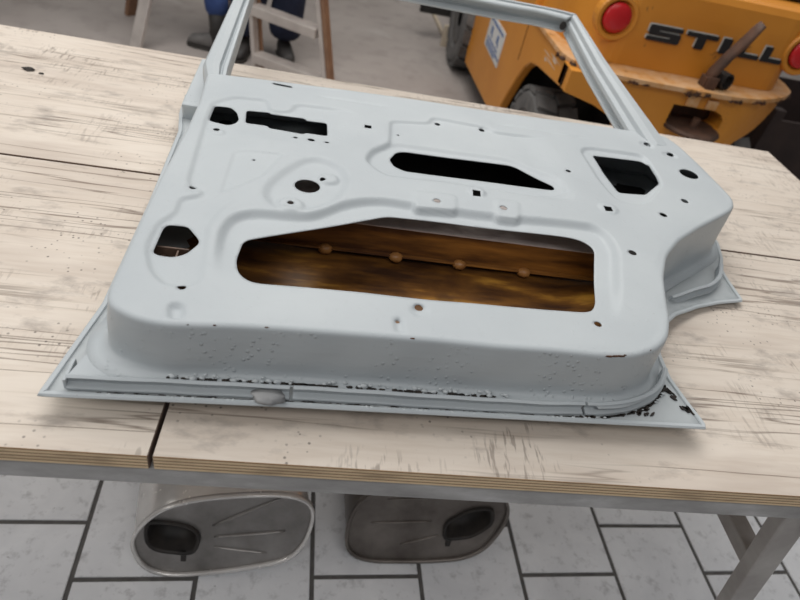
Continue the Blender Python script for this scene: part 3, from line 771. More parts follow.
frame_part('top_rail', [(-0.1905, 1.742), (0.2, 1.7415), (0.47, 1.7399), (0.5578, 1.7441), (0.6355, 1.7352)], [(-0.218, 1.778), (0.18, 1.777), (0.504, 1.7753), (0.622, 1.7745), (0.672, 1.768)], pf_t)
frame_part('window_post', [(0.7065, 1.255), (0.7006, 1.2845), (0.6569, 1.5447), (0.6355, 1.7352)], [(0.822, 1.265), (0.811, 1.3017), (0.7254, 1.5635), (0.6741, 1.7668)], pf_r)
mk('corner_hole', *lathe((0.631, 1.737, fz(1.737)-0.022), (0.4, -1, 0.2), [(0, 0.011), (0.004, 0.011)], 12), 'soot', door)
# front edge of door at the hinge-side pillar (shut face strip)
mk('shut_strip', *bar((-0.268, 1.228, 0.994), (-0.262, 1.42, 1.022), 0.042, 0.06), 'primer_wall', door, bevel=0.003)

# ------------------------------------------------------------------ sheet metal tanks under the bench
def tank(name, label, face, port, y0, s, yaw, depth, body_mat, face_mat, ribs):
    zmin = min(p[1] for p in face)
    P = smooth_loop(resample(rounded(ccw(np.array(face)), 0.03), 0.012), 3)
    hyp = math.hypot(1, s)
    Po = smooth_loop(resample(rounded(ccw(np.array(port)), 0.02), 0.008), 2)
    lift = max(0.0, 0.002-(P[:, 1].min()-0.004)/hyp)
    def to3(u, v_, t):      # u along x, v up the sloping face, t outwards (towards -y)
        n_ = (0, -1/hyp, s/hyp)
        return (u+t*n_[0], y0+s*v_/hyp+t*n_[1], v_/hyp+t*n_[2]+lift)
    cx = P[:, 0].mean()
    root = thing(name, (cx, y0+0.15, 0), label, 'tank')
    # end plate with port
    V, F = slab(P*0.985+P.mean(0)*0.015, [Po], to3, -0.006, -0.002)
    mk('end_plate', V, F, face_mat, root)
    # rolled rim
    nn = outn(ccw(P)); V, F = [], []
    pr_ = [(-0.004, -0.006), (-0.006, 0.004), (-0.002, 0.008), (0.003, 0.007), (0.004, -0.006)]
    npp = len(pr_)
    for (u, v_), (a, b_) in zip(P, nn):
        for w, t in pr_: V.append(to3(u+a*w, v_+b_*w, t))
    for i in range(len(P)):
        j = (i+1) % len(P)
        for k in range(npp): F.append((i*npp+k, i*npp+(k+1) % npp, j*npp+(k+1) % npp, j*npp+k))
    mk('rim', V, F, body_mat, root, smooth=True)
    # body running back along the axis
    dx, dy = math.sin(yaw), math.cos(yaw)
    V, F = [], []; steps = [0.0, 0.02, 0.05, depth*0.5, depth-0.03, depth]; sc = [0.99, 0.99, 0.99, 0.99, 0.99, 0.95]
    m_ = P.mean(0)
    for d, c_ in zip(steps, sc):
        Q = m_+(P-m_)*c_
        for u, v_ in Q:
            x, y, z_ = to3(u, v_, -0.005); y += -s*v_/hyp*min(1, d/0.05)*0.6
            V.append((x+dx*d, y+dy*d, max(z_, 0.0025)))
    n_ = len(P)
    for i in range(len(steps)-1):
        for k in range(n_): F.append((i*n_+k, i*n_+(k+1) % n_, (i+1)*n_+(k+1) % n_, (i+1)*n_+k))
    F.append(tuple(range((len(steps)-1)*n_, len(steps)*n_)))
    mk('body', V, F, body_mat, root, smooth=True)
    # port: dark collar and recessed bowl
    nn = outn(ccw(Po)); V, F = [], []
    m_ = Po.mean(0)
    rings = [(1.06, -0.003), (1.05, 0.006), (0.97, 0.008), (0.90, 0.0), (0.80, -0.03), (0.55, -0.05), (0.15, -0.055)]
    for c_, t in rings:
        for u, v_ in m_+(Po-m_)*c_: V.append(to3(u, v_, t))
    n_ = len(Po)
    for i in range(len(rings)-1):
        for k in range(n_): F.append((i*n_+k, i*n_+(k+1) % n_, (i+1)*n_+(k+1) % n_, (i+1)*n_+k))
    F.append(tuple(range((len(rings)-1)*n_, len(rings)*n_)))
    mk('port', V, F, 'soot', root, smooth=True)
    lo = Po[Po[:, 1].argmin()]
    mk('drip_lip', *slab([(lo[0]-0.006, lo[1]-0.028), (lo[0]+0.006, lo[1]-0.028), (lo[0]+0.006, lo[1]+0.006), (lo[0]-0.006, lo[1]+0.006)], [], to3, -0.002, 0.003), 'soot', root)
    for (a, b_, r_) in ribs:
        pts = [to3(a[0]+(b_[0]-a[0])*t/8, a[1]+(b_[1]-a[1])*t/8, -0.0022) for t in range(9)]
        rr = [r_*math.sin(math.pi*(0.08+0.84*t/8))**0.5 for t in range(9)]
        mk('pressed_rib', *tube(pts, [(q_, q_*0.45) for q_ in rr], 8), face_mat, root, smooth=True)
    return root
tank('metal_tank', 'shiny silver sheet-metal tank on the tiles with pressed ribs and oval port', TANKA, TANKAo, 0.715, 0.25, R(-9), 0.42, 'tin', 'tin_dull',
     [((-0.155, 0.172), (0.0, 0.275), 0.009), ((-0.15, 0.135), (0.02, 0.165), 0.008), ((-0.15, 0.10), (-0.02, 0.085), 0.006)])
tank('metal_tank', 'dark brownish sheet-metal tank on the tiles with slanted port', TANKB, TANKBo, 0.77, 0.25, R(-4), 0.42, 'tin_dark', 'tin_dark',
     [((0.24, 0.135), (0.40, 0.15), 0.006), ((0.33, 0.06), (0.43, 0.10), 0.006), ((0.27, 0.22), (0.40, 0.235), 0.006)])

# ------------------------------------------------------------------ forklift
fl = thing('forklift', (1.6, 3.5, 0), 'orange forklift truck with black rear lettering and round red tail lights', 'forklift')
def fpart(name, VF, mat, parent=None, **kw): return mk(name, VF[0], VF[1], mat, parent or fl, **kw)
FX0, FX1, FXC = 1.0, 2.15, 1.575
side = [(4.50, 0.15), (3.60, 0.20), (3.36, 0.21), (3.31, 0.33), (3.25, 0.43), (3.17, 0.55), (3.10, 0.63), (3.02, 0.68), (2.9, 0.705), (2.505, 0.752), (2.505, 0.847), (3.23, 0.845), (3.25, 0.98), (4.10, 0.98), (4.18, 0.74), (4.30, 0.64), (4.62, 0.62), (4.58, 0.40)]
for s in (0, 1):
    x0 = FX0 if s == 0 else FX1-0.05
    sp = side if s == 0 else side[:8]+[(3.0, 0.845)]+side[11:]
    fpart('side_panel', slab(sp, [], lambda u, v_, t: (t, u, v_), x0, x0+0.05), 'orange_paint', bevel=0.008)
    xs = FX0-0.001 if s == 0 else FX1+0.001
    fpart('panel_seam', box(xs-0.001, xs+0.001, 3.232, 3.238, 0.62, 0.84), 'chip_rust')
rear = [(1.0, 0.757), (1.15, 0.722), (1.29, 0.662), (1.36, 0.52), (1.40, 0.25), (1.80, 0.25), (1.83, 0.52), (1.89, 0.647), (2.0, 0.70), (2.08, 0.755), (2.14, 0.79), (2.17, 0.848), (1.0, 0.848)]
pocket = [(1.50, 0.785), (1.70, 0.785), (1.76, 0.765), (1.76, 0.70), (1.69, 0.682), (1.56, 0.682), (1.50, 0.70)]
fpart('rear_apron', slab(resample(rear, 0.015), [resample(pocket, 0.04)], lambda u, v_, t: (u, t+0.26*max(0.0, (u-1.72)/0.45)**2+0.0, v_), 2.466, 2.58, 0.05), 'orange_paint')
fpart('chassis', join(box(1.42, 1.74, 2.602, 4.6, 0.24, 0.62), box(1.06, 2.14, 3.32, 4.55, 0.22, 0.60)), 'black_steel')
# pocket behind the coupling
fpart('coupling_pocket', join(box(1.49, 1.77, 2.592, 2.60, 0.67, 0.80)), 'rust_bar')
fpart('coupling_plate', lathe((1.63, 2.48, 0.683), (0, 0, 1), [(0, 0.13), (0.012, 0.135), (0.02, 0.125)], 20), 'rust_bar')
fpart('hinge_plate', box(1.545, 1.60, 2.452, 2.4655, 0.79, 0.84), 'orange_worn', bevel=0.003)
fpart('hinge_plate', box(1.64, 1.69, 2.452, 2.4655, 0.79, 0.83), 'orange_worn', bevel=0.003)
fpart('coupling_pin', tube([(1.64, 2.47, 0.66), (1.64, 2.47, 0.74)], 0.018, 10), 'rust_bar')
# bumper lip and counterweight
def plan(x0, x1, yb, yf, rx, ry, nseg=8):
    pts = [(x0, yf)]
    for k in range(nseg+1):
        a = math.pi/2*k/nseg; pts.append((x0+rx-rx*math.cos(a), yb+ry-ry*math.sin(a)))
    for k in range(nseg+1):
        a = math.pi/2*(1-k/nseg); pts.append((x1-rx+rx*math.cos(a), yb+ry-ry*math.sin(a)))
    pts.append((x1, yf))
    return pts
LIP = [tuple(p) for p in rounded([(0.985, 3.24), (0.990, 2.62), (1.03, 2.52), (1.14, 2.458), (1.30, 2.440), (1.55, 2.434), (1.75, 2.436), (1.90, 2.475), (2.05, 2.56), (2.15, 2.66), (2.19, 2.80), (2.19, 3.24)], 0.04, 3)]
fpart('bumper_lip', slab(LIP, [], lambda u, v_, t: (u, v_, t), 0.8485, 0.868), 'orange_worn', bevel=0.006)
cwp = np.array(plan(1.035, 2.145, 2.60, 3.30, 0.20, 0.42, 10))
V, F = [], []
lev = [(0.869, 0.0), (0.95, 0.004), (1.10, 0.006), (1.17, 0.012), (1.195, 0.03), (1.203, 0.06)]
cc = np.array([1.6, 3.05]); n = len(cwp)
for z_, ins in lev:
    for p in cwp:
        d = cc-p; d = d/np.linalg.norm(d); V.append((p[0]+d[0]*ins, p[1]+d[1]*ins, z_))
for i in range(len(lev)-1):
    for k in range(n): F.append((i*n+k, i*n+(k+1) % n, (i+1)*n+(k+1) % n, (i+1)*n+k))
F += [tuple(range(n))[::-1], tuple(range((len(lev)-1)*n, len(lev)*n))]
fpart('counterweight', (V, F), 'orange_paint')
fpart('hood', join(box(1.10, 2.10, 2.80, 3.29, 1.206, 1.30)), 'rust_bar', bevel=0.02)
# tail lights
for x in (1.163, 2.052):
    t = fpart('tail_light', lathe((x, 2.628, 1.045), (0, -1, 0), [(-0.02, 0.092), (0.022, 0.092), (0.030, 0.086), (0.028, 0.072), (0.010, 0.062)], 28), 'orange_paint')
    fpart('lens', lathe((x, 2.616, 1.045), (0, -1, 0), [(0, 0.0605), (0.016, 0.060), (0.023, 0.052), (0.027, 0.036), (0.029, 0.012)], 28), 'red_lens', t, smooth=True)
# lettering
yl = 2.604
def letter(poly, x, w):
    h_ = 0.062; z0 = 0.988
    P = [(x+u*w+v_*0.0, z0+v_*h_) for u, v_ in poly]
    c_ = np.array(P); nn = outn(ccw(c_))
    t = fpart('letter', slab(P, [], lambda u, v_, t: (u, t, v_), yl-0.010, yl-0.004), 'letter_black')
    E_ = [(u-0.006, v_+0.005) for u, v_ in P]
    fpart('letter_edge', slab(E_, [], lambda u, v_, t: (u, t, v_), yl-0.0095+0.006, yl-0.001), 'letter_white', t)
Sp = [(0, 0), (0.96, 0), (1, 0.1), (1, 0.56), (0.95, 0.62), (0.30, 0.62), (0.30, 0.74), (1, 0.74), (1, 1), (0.06, 1), (0, 0.92), (0, 0.46), (0.06, 0.39), (0.70, 0.39), (0.70, 0.26), (0, 0.26)]
Tp = [(0.36, 0), (0.64, 0), (0.64, 0.72), (1, 0.72), (1, 1), (0, 1), (0, 0.72), (0.36, 0.72)]
Ip = [(0, 0), (1, 0), (1, 1), (0, 1)]
Lp = [(0, 0), (1, 0), (1, 0.28), (0.34, 0.28), (0.34, 1), (0, 1)]
letter(Sp, 1.316, 0.150); letter(Tp, 1.488, 0.146); letter(Ip, 1.660, 0.040); letter(Lp, 1.738, 0.112); letter(Lp, 1.864, 0.10)
# rusty coupling lever standing on the lip
lev_pts = [(1.625, 2.515, 0.868), (1.628, 2.51, 0.93), (1.655, 2.50, 1.01), (1.685, 2.49, 1.08), (1.700, 2.485, 1.125), (1.712, 2.48, 1.153)]
fpart('coupling_lever', tube(lev_pts, [(0.03, 0.024), (0.030, 0.022), (0.030, 0.018), (0.031, 0.016), (0.032, 0.012), (0.026, 0.010)], 10), 'rust_bar', smooth=True)
sk_ = fpart('lever_socket', join(box(1.60, 1.655, 2.486, 2.54, 0.8685, 0.912), box(1.60, 1.65, 2.470, 2.477, 0.83, 0.92)), 'rust_bar', bevel=0.008)
fpart('socket_eye', lathe((1.692, 2.52, 0.905), (0.35, -1, 0), [(-0.02, 0.036), (0.03, 0.036), (0.032, 0.028), (0.006, 0.026)], 16), 'soot', sk_)
# wheels
def wheel(x, y, r, w, lugs):
    s = -1 if x < FXC else 1
    pr_ = [(-w/2+0.02, r*0.52), (-w/2, r*0.62), (-w/2, r*0.86), (-w/2+0.02, r*0.93), (-w/4, r*0.935), (w/4, r*0.935), (w/2-0.02, r*0.93), (w/2, r*0.86), (w/2, r*0.62), (w/2-0.02, r*0.52)]
    ty = fpart('tyre', lathe((x, y, r), (1, 0, 0), pr_, 40), 'rubber', smooth=False)
    fpart('rim', join(lathe((x, y, r), (s, 0, 0), [(-w/2+0.03, r*0.50), (w/2-0.03, r*0.51), (w/2-0.01, r*0.50), (w/2-0.02, r*0.44), (w/2-0.08, r*0.38), (w/2-0.08, r*0.2), (w/2-0.02, r*0.18)], 28)), 'rim_steel')
    if lugs:
        for k in range(lugs):
            for row in (-1, 1):
                a0 = 2*math.pi*(k+(0.5 if row > 0 else 0))/lugs; da = 2*math.pi/lugs*0.36
                V = []
                for rr in (r*0.93, r*1.0):
                    for xa, sh in ((0.006, 0.0), (w/2-0.004, 0.10)):
                        for d_ in (-da, da):
                            a = a0+d_+sh; V.append((x+row*xa, y+rr*math.sin(a), r+rr*math.cos(a)))
                F = [(0, 1, 3, 2), (4, 6, 7, 5), (0, 4, 5, 1), (2, 3, 7, 6), (0, 2, 6, 4), (1, 5, 7, 3)]
                fpart('tread_block', (V, F), 'rubber', ty)
wheel(1.125, 2.90, 0.30, 0.21, 15); wheel(2.075, 2.90, 0.30, 0.21, 15)
wheel(1.05, 4.86, 0.36, 0.22, 18); wheel(2.15, 4.86, 0.36, 0.22, 18)
fpart('axle', tube([(1.16, 2.90, 0.30), (2.04, 2.90, 0.30)], 0.05, 10), 'black_steel')
fpart('axle', tube([(1.10, 4.86, 0.36), (2.10, 4.86, 0.36)], 0.07, 10), 'black_steel')
for x in (1.00, 1.90): fpart('mudguard', box(x, x+0.30, 4.52, 5.20, 0.76, 0.79), 'black_steel', bevel=0.005)
# cab floor, seat, guard, mast, forks
fpart('cab_floor', box(1.06, 2.14, 3.32, 5.10, 0.621, 0.66), 'black_steel')
fpart('dash', box(1.15, 2.05, 4.70, 5.05, 0.661, 1.25), 'orange_paint', bevel=0.03)
fpart('seat', join(box(1.34, 1.86, 3.35, 3.85, 1.0, 1.12), box(1.34, 1.86, 3.31, 3.42, 1.12, 1.65)), 'black_steel', bevel=0.03)
fpart('seat_box', box(1.2, 2.0, 3.33, 3.95, 0.661, 0.999), 'orange_paint', bevel=0.02)
for x in (1.07, 2.13):
    fpart('guard_post', bar((x, 3.29, 0.981), (x, 3.40, 2.1), 0.06, 0.09, up=(0, 1, 0)), 'black_steel', bevel=0.006)
    fpart('guard_post', bar((x, 4.95, 0.661), (x, 4.70, 2.1), 0.05, 0.06, up=(0, 1, 0)), 'black_steel', bevel=0.006)
fpart('guard_roof', join(box(1.03, 2.17, 3.36, 3.44, 2.1, 2.16), box(1.03, 2.17, 4.66, 4.74, 2.1, 2.16), *[box(1.05+0.21*k, 1.09+0.21*k, 3.44, 4.66, 2.11, 2.15) for k in range(6)]), 'black_steel')
for x in (1.32, 1.80):
    fpart('mast_rail', box(x, x+0.09, 5.24, 5.40, 0.08, 2.4), 'black_steel')
fpart('fork_carriage', join(box(0.72, 2.40, 5.42, 5.48, 0.20, 0.30), box(0.72, 2.40, 5.42, 5.48, 0.52, 0.60), box(1.409, 1.42, 5.3, 5.42, 0.2, 0.55)), 'black_steel')
for x in (1.12, 1.95):
    fpart('fork', join(box(x, x+0.12, 5.49, 5.54, 0.05, 0.62), box(x, x+0.12, 5.54, 6.6, 0.05, 0.09)), 'black_steel')
# notice on the side panel
st_ = fpart('sticker', box(0.9965, 0.9995, 3.60, 4.05, 0.437, 0.637), 'sticker_white')
def blue(y0, y1, z0, z1): fpart('print', box(0.9945, 0.9962, y0, y1, z0, z1), 'sticker_blue', st_)
yy = 4.02
for wd in (0.07, 0.05, 0.09, 0.06, 0.05): blue(yy-wd, yy, 0.604, 0.618); yy -= wd+0.015
for zz_, n_ in ((0.495, 5), (0.472, 6), (0.452, 4)):
    yy = 4.0
    for k in range(n_):
        wd = 0.035+0.02*((k*7+int(zz_*1000)) % 3); blue(yy-wd, yy, zz_, zz_+0.011); yy -= wd+0.014
def emb(yc): fpart('emblem', join(box(0.9945, 0.9962, yc-0.022, yc+0.022, 0.535, 0.580), box(0.9945, 0.9962, yc-0.035, yc-0.018, 0.520, 0.545)), 'sticker_blue', st_)
emb(3.93); emb(3.74)
# scuffs on the rear corner
for (y0, y1, z0, h_) in ((2.62, 2.78, 0.812, 0.004), (2.66, 2.74, 0.800, 0.007), (2.75, 2.88, 0.794, 0.003), (2.66, 2.84, 0.778, 0.003), (2.80, 2.84, 0.765, 0.009)):
    fpart('scuff', slab([(y0, z0), ((y0+y1)/2, z0-h_*0.4), (y1, z0+h_*0.5), ((y0+y1)/2+0.01, z0+h_)], [], lambda u, v_, t_: (t_, u, v_), 0.9985, 0.9998), 'letter_white')
V, F = [], []
for (xa, ya), (xb_, yb_) in zip(LIP[4:-4], LIP[5:-3]):
    for _ in range(3):
        k = rng.random(); x, y = xa+(xb_-xa)*k, ya+(yb_-ya)*k
        if rng.random() < 0.45:
            w_ = rng.uniform(0.006, 0.022); h_ = rng.uniform(0.004, 0.012)
            v_, f_ = blob((x, y+0.006, 0.849+rng.uniform(-0.004, 0.004)), w_, 0.012, h_, 7, 5, 0.35)
            n0 = len(V); V += v_; F += [tuple(a+n0 for a in q_) for q_ in f_]
o = fpart('rust_edge', (V, F), 'chip_rust'); o['kind'] = 'stuff'; o['label'] = 'dark rust eating the edge of the bumper lip'
V, F = [], []
for k in range(9):
    v_, f_ = blob((1.0, 2.53+rng.uniform(-.004, .006), 0.755+0.010*k), 0.0025, rng.uniform(0.0015, 0.004), rng.uniform(0.003, 0.007), 7, 5, 0.35)
    n0 = len(V); V += v_; F += [tuple(a+n0 for a in q_) for q_ in f_]
o = fpart('rust_edge', (V, F), 'chip_rust'); o['kind'] = 'stuff'; o['label'] = 'rust along the rear corner joint'

# ------------------------------------------------------------------ made-up dark crate, added to fill the dark area beside the forklift
simple('crate_dark', (0.030, 0.020, 0.019), (0.050, 0.032, 0.028), 6, 0.7, 0.1)
cr_ = thing('filler_crate', (3.0, 3.5, 0), 'made-up dark brown crate filling the dark area beside the forklift', 'crate')
mk('floor_plate', *box(2.46, 3.54, 3.06, 3.94, 0.10, 0.12), 'crate_dark', cr_)
for b6 in ((2.46, 3.54, 3.06, 3.08, 0.12, 0.60), (2.46, 3.54, 3.92, 3.94, 0.12, 0.60), (2.46, 2.48, 3.08, 3.92, 0.12, 0.60), (3.52, 3.54, 3.08, 3.92, 0.12, 0.60)):
    mk('side_wall', *box(*b6), 'crate_dark', cr_)
for x in (2.44, 3.50):
    for y in (3.04, 3.90):
        mk('corner_post', *box(x, x+0.06, y, y+0.06, 0.0, 0.66), 'crate_dark', cr_, bevel=0.004)

# ------------------------------------------------------------------ stepladder
la = thing('step_ladder', (-0.3, 3.75, 0), 'aluminium stepladder with flat treads standing on the concrete', 'ladder')
def lerp(a, b_, t): return tuple(a[i]+(b_[i]-a[i])*t for i in range(3))
RLb, RLt = (-0.45, 3.97, 0.0), (-0.60, 4.25, 1.30)
RRb, RRt = (0.030, 3.725, 0.0), (-0.235, 3.985, 1.30)
perp = (0.46, 0.89, 0)
for nm, a, b_ in (('rail', RLb, RLt), ('rail', RRb, RRt)):
    mk(nm, *bar(a, b_, 0.028, 0.055, up=perp), 'aluminium', la, bevel=0.003)
mk('rear_leg', *bar((RRb[0]+0.028, RRb[1]-0.012, 0.0), (RRt[0]+0.028, RRt[1]-0.012, 1.30), 0.026, 0.058, up=perp), 'brown_wood', la, bevel=0.003)
for z in (0.15, 0.42, 0.69, 0.96):
    a = lerp(RLb, RLt, z/1.3); b_ = lerp(RRb, RRt, z/1.3)
    V, F = bar((a[0]+0.012, a[1]-0.006, z-0.028), (b_[0]-0.014, b_[1]+0.007, z-0.028), 0.10, 0.056, up=(0, 0, 1))
    mk('tread', V, F, 'aluminium', la, bevel=0.003)
    for k in range(3):
        dx, dy = perp[0]*(k-1)*0.024, perp[1]*(k-1)*0.024
        mk('tread_rib', *bar((a[0]+0.02+dx, a[1]-0.01+dy, z+0.0012), (b_[0]-0.02+dx, b_[1]+0.01+dy, z+0.0012), 0.006, 0.003), 'aluminium', la)
mk('top_step', *bar((-0.60, 4.245, 1.30), (-0.225, 3.985, 1.30), 0.10, 0.03), 'aluminium', la, bevel=0.004)
mk('rear_leg', *bar((-0.44+0.022, 4.02, 0.0), (-0.578, 4.285, 1.28), 0.022, 0.03, up=perp), 'brown_wood', la, bevel=0.003)


# ------------------------------------------------------------------ trestle
tr = thing('trestle', (-1.38, 4.5, 0), 'wooden trestle with one pale and one brown leg on the concrete', 'trestle')
mk('leg', *bar((-1.236, 4.09, 0.0), (-1.05, 4.40, 0.85), 0.085, 0.03), 'aluminium', tr, bevel=0.003)
mk('leg', *bar((-1.44, 4.72, 0.0), (-1.20, 4.50, 0.85), 0.07, 0.04), 'brown_wood', tr, bevel=0.003)
mk('leg', *bar((-2.20, 4.12, 0.0), (-2.20, 4.40, 0.85), 0.075, 0.03), 'aluminium', tr, bevel=0.003)
mk('leg', *bar((-2.20, 4.74, 0.0), (-2.20, 4.50, 0.85), 0.05, 0.04), 'brown_wood', tr, bevel=0.003)
mk('beam', *box(-2.4, -1.02, 4.39, 4.51, 0.85, 0.93), 'brown_wood', tr, bevel=0.004)

# ------------------------------------------------------------------ batten leaning by the forklift wheel
ba = mk('wooden_batten', *bar((0.99, 5.43, 0.0115), (0.945, 6.43, 0.0115), 0.03, 0.022), 'pale_wood', None, bevel=0.002, loc=(0.99, 5.43, 0))
ba['label'] = 'thin pale wooden batten lying on the concrete by the forklift front wheel'; ba['category'] = 'batten'
wb = mk('wood_block', *box(0.93, 0.985, 5.27, 5.31, 0.0, 0.17), 'pale_wood', None, bevel=0.003, loc=(0.957, 5.29, 0))
wb['label'] = 'small upright pale wood block beside the forklift front wheel'; wb['category'] = 'wood block'

# ------------------------------------------------------------------ people behind the bench
def skinmesh(name, pts, edges, mat, parent, sub=2):
    base = origin(parent)
    me = bpy.data.meshes.new(name)
    me.from_pydata([tuple(Vector(p[:3])-base) for p in pts], edges, [])
    o = bpy.data.objects.new(name, me); COL.objects.link(o); o.parent = parent
    me.materials.append(MATS[mat])
    md = o.modifiers.new('skin', 'SKIN'); md.use_smooth_shade = True
    for i, p in enumerate(pts):
        r = p[3]; sv = me.skin_vertices[0].data[i]; sv.radius = r if isinstance(r, tuple) else (r, r); sv.use_root = (i == 0)
    s = o.modifiers.new('sub', 'SUBSURF'); s.levels = sub; s.render_levels = sub
    return o
def shoe(parent, ankle, toe_dir, mat):
    d = Vector((toe_dir[0], toe_dir[1], 0)).normalized(); s = Vector((d.y, -d.x, 0)); a = Vector((ankle[0], ankle[1], 0))
    secs = [(-0.085, 0.030, 0.060, 0.020), (-0.070, 0.042, 0.110, 0.014), (-0.02, 0.046, 0.130, 0.014), (0.04, 0.048, 0.120, 0.014), (0.09, 0.052, 0.098, 0.014), (0.14, 0.054, 0.086, 0.016), (0.18, 0.046, 0.076, 0.018), (0.20, 0.028, 0.050, 0.022)]
    V, F = [], []; n_ = 12
    for u, w, h_, zb in secs:
        for k in range(n_):
            t = 2*math.pi*k/n_; cy, cz = math.cos(t), math.sin(t)
            p = a+d*u+s*w*math.copysign(abs(cy)**0.8, cy); z_ = zb+(h_-zb)*(0.5+0.5*math.copysign(abs(cz)**0.7, cz))
            V.append((p.x, p.y, z_))
    for i in range(len(secs)-1):
        for k in range(n_): F.append((i*n_+k, i*n_+(k+1) % n_, (i+1)*n_+(k+1) % n_, (i+1)*n_+k))
    F += [tuple(range(n_))[::-1], tuple(range((len(secs)-1)*n_, len(secs)*n_))]
    o = mk('shoe', V, F, mat, parent, smooth=True)
    out_ = [(-0.092, 0.028), (-0.07, 0.046), (0.04, 0.046), (0.14, 0.056), (0.19, 0.044), (0.212, 0.020)]
    P = [(u, w) for u, w in out_]+[(u, -w) for u, w in out_[::-1]]
    mk('sole', *slab(P, [], lambda u, w, t: tuple(a+d*u+s*w+Vector((0, 0, t))), 0.0005, 0.022), 'sole', o)
def person(label, lf, rf, ldir, rdir, trousers, shoes, jacket, tr=0.088, hem=0.075, boot=None, sway=(0, 0)):
    cx, cy = (lf[0]+rf[0])/2, (lf[1]+rf[1])/2
    root = thing('person', (cx, cy, 0), label, 'person')
    fwd = (Vector(ldir)+Vector(rdir)).normalized(); fwd = Vector((fwd.x, fwd.y, 0))
    sd = Vector((-fwd.y, fwd.x, 0))      # figure's left
    l_is = 1 if (Vector((lf[0]-rf[0], lf[1]-rf[1], 0)).dot(sd) > 0) else -1
    pel = Vector((cx+sway[0], cy+sway[1], 0.95))
    def P(side, f_, z_): v_ = pel+sd*side+fwd*f_; return (v_.x, v_.y, z_)
    def foot(f_, z_, dr=(0, 0), k=0.0): return (f_[0]+dr[0]*k, f_[1]+dr[1]*k, z_)
    hipl, hipr = P(0.09*l_is, 0, 0.90), P(-0.09*l_is, 0, 0.90)
    def knee(hp, ft): return ((hp[0]+ft[0])/2+fwd.x*0.035, (hp[1]+ft[1])/2+fwd.y*0.035, 0.50)
    pts = [(pel.x, pel.y, 0.98, 0.13), (*P(0, 0, 1.18), (0.15, 0.11)), (*P(0, 0, 1.38), (0.17, 0.11)), (*P(0, 0, 1.50), 0.055), (*P(0, 0.015, 1.60), (0.075, 0.09)), (*P(0, 0.015, 1.71), (0.065, 0.08)),
           (*P(0.19, 0, 1.42), 0.055), (*P(0.24, -0.02, 1.14), 0.043), (*P(0.25, 0.06, 0.90), 0.030), (*P(0.25, 0.09, 0.82), (0.018, 0.038)),
           (*P(-0.19, 0, 1.42), 0.055), (*P(-0.24, -0.02, 1.14), 0.043), (*P(-0.25, 0.06, 0.90), 0.030), (*P(-0.25, 0.09, 0.82), (0.018, 0.038)),
           (*hipl, 0.085), (*knee(hipl, lf), 0.055), (*foot(lf, 0.10), 0.036), (*hipr, 0.085), (*knee(hipr, rf), 0.055), (*foot(rf, 0.10), 0.036)]
    edges = [(0, 1), (1, 2), (2, 3), (3, 4), (4, 5), (2, 6), (6, 7), (7, 8), (8, 9), (2, 10), (10, 11), (11, 12), (12, 13), (0, 14), (14, 15), (15, 16), (0, 17), (17, 18), (18, 19)]
    for s_, b_ in ((1, 9), (-1, 13)):      # five fingers each
        for k in range(5):
            i0 = len(pts); sp_ = (k-2)*0.016
            if k == 4: a_, c_ = P(s_*0.235, 0.125, 0.80), P(s_*0.225, 0.14, 0.765)
            else: a_, c_ = P(s_*0.25, 0.085+sp_+0.012, 0.765), P(s_*0.235, 0.085+sp_+0.012, 0.715+0.006*abs(k-1.5))
            pts += [(*a_, 0.009), (*c_, 0.008)]; edges += [(b_, i0), (i0, i0+1)]
    body = skinmesh('body', pts, edges, 'skin', root)
    tp = [(pel.x, pel.y, 1.00, (0.155, 0.125)), (*hipl, 0.105), (*knee(hipl, lf), max(0.083, tr*0.9)), (lf[0], lf[1], hem+0.14, tr), (lf[0], lf[1], hem, tr), (*hipr, 0.105), (*knee(hipr, rf), max(0.083, tr*0.9)), (rf[0], rf[1], hem+0.14, tr), (rf[0], rf[1], hem, tr)]
    skinmesh('trousers', tp, [(0, 1), (1, 2), (2, 3), (3, 4), (0, 5), (5, 6), (6, 7), (7, 8)], trousers, root)
    jp = [(*P(0, 0, 1.02), (0.17, 0.135)), (*P(0, 0, 1.20), (0.175, 0.13)), (*P(0, 0, 1.40), (0.185, 0.125)), (*P(0, 0, 1.47), 0.08), (*P(0.19, 0, 1.42), 0.075), (*P(0.24, -0.02, 1.14), 0.06), (*P(0.25, 0.05, 0.93), 0.045), (*P(-0.19, 0, 1.42), 0.075), (*P(-0.24, -0.02, 1.14), 0.06), (*P(-0.25, 0.05, 0.93), 0.045)]
    skinmesh('jacket', jp, [(0, 1), (1, 2), (2, 3), (2, 4), (4, 5), (5, 6), (2, 7), (7, 8), (8, 9)], jacket, root)
    hc = P(0, -0.005, 1.69)
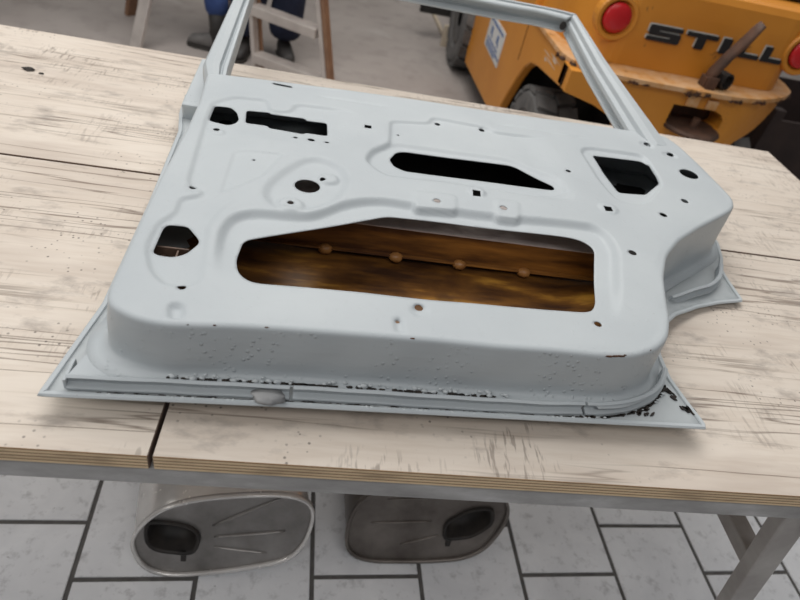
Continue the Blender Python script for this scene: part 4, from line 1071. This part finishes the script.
    mk('hair', *blob(hc, 0.088, 0.098, 0.09, 14, 9, 0.03), 'hair', root, smooth=True)
    fc = P(0, 0.105, 1.615); mk('nose', *blob(fc, 0.014, 0.016, 0.022, 8, 6), 'skin', root, smooth=True)
    for s_ in (-1, 1):
        mk('ear', *blob(P(s_*0.082, 0.01, 1.62), 0.010, 0.018, 0.03, 8, 6), 'skin', root, smooth=True)
        mk('eye', *blob(P(s_*0.032, 0.088, 1.64), 0.011, 0.011, 0.008, 8, 6), 'letter_white', root, smooth=True)
    mk('mouth', *blob(P(0, 0.098, 1.565), 0.022, 0.010, 0.006, 8, 6), 'chip_rust', root, smooth=True)
    shoe(root, lf, ldir, shoes); shoe(root, rf, rdir, shoes)
    if boot:
        for f_ in (lf, rf): mk('boot_shaft', *tube([(f_[0], f_[1], 0.07), (f_[0], f_[1], 0.16), (f_[0], f_[1], 0.28)], [0.05, 0.05, 0.060], 14), boot, root, smooth=True)
    return root
person('person in blue work trousers and grey boots standing behind the ladder', (-0.755, 4.30), (-0.66, 4.64), (-1, 0.25), (-1, 0.3), 'blue_cloth', 'grey_leather', 'blue_cloth', 0.085, 0.21, 'black_leather', (-0.13, 0.25))
person('person in dark navy trousers and black shoes standing behind the ladder treads', (-0.315, 4.40), (-0.585, 4.34), (0.25, -1), (-0.1, -1), 'navy_cloth', 'black_leather', 'navy_cloth', 0.125, 0.11, None, (0.10, 0.14))


# ------------------------------------------------------------------ crumbs on the bench
def crumb(x, y, r, label):
    v_, f_ = blob((x, y, ZTOP+r*0.22), r, r*0.6, r*0.22, 8, 5, 0.35)
    zmin = min(p[2] for p in v_)
    v_ = [(a, b_, c_-zmin+ZTOP) for a, b_, c_ in v_]
    o = mk('rust_flake', v_, f_, 'chip_black', None, loc=(x, y, ZTOP))
    o['label'] = label; o['category'] = 'flake'; o['group'] = 'dark flakes on the plywood'
crumb(-0.667, 1.414, 0.013, 'larger black flake lying on the bare plywood')
crumb(-0.636, 1.404, 0.006, 'tiny black crumb next to the larger flake')
bpy.context.view_layer.update()
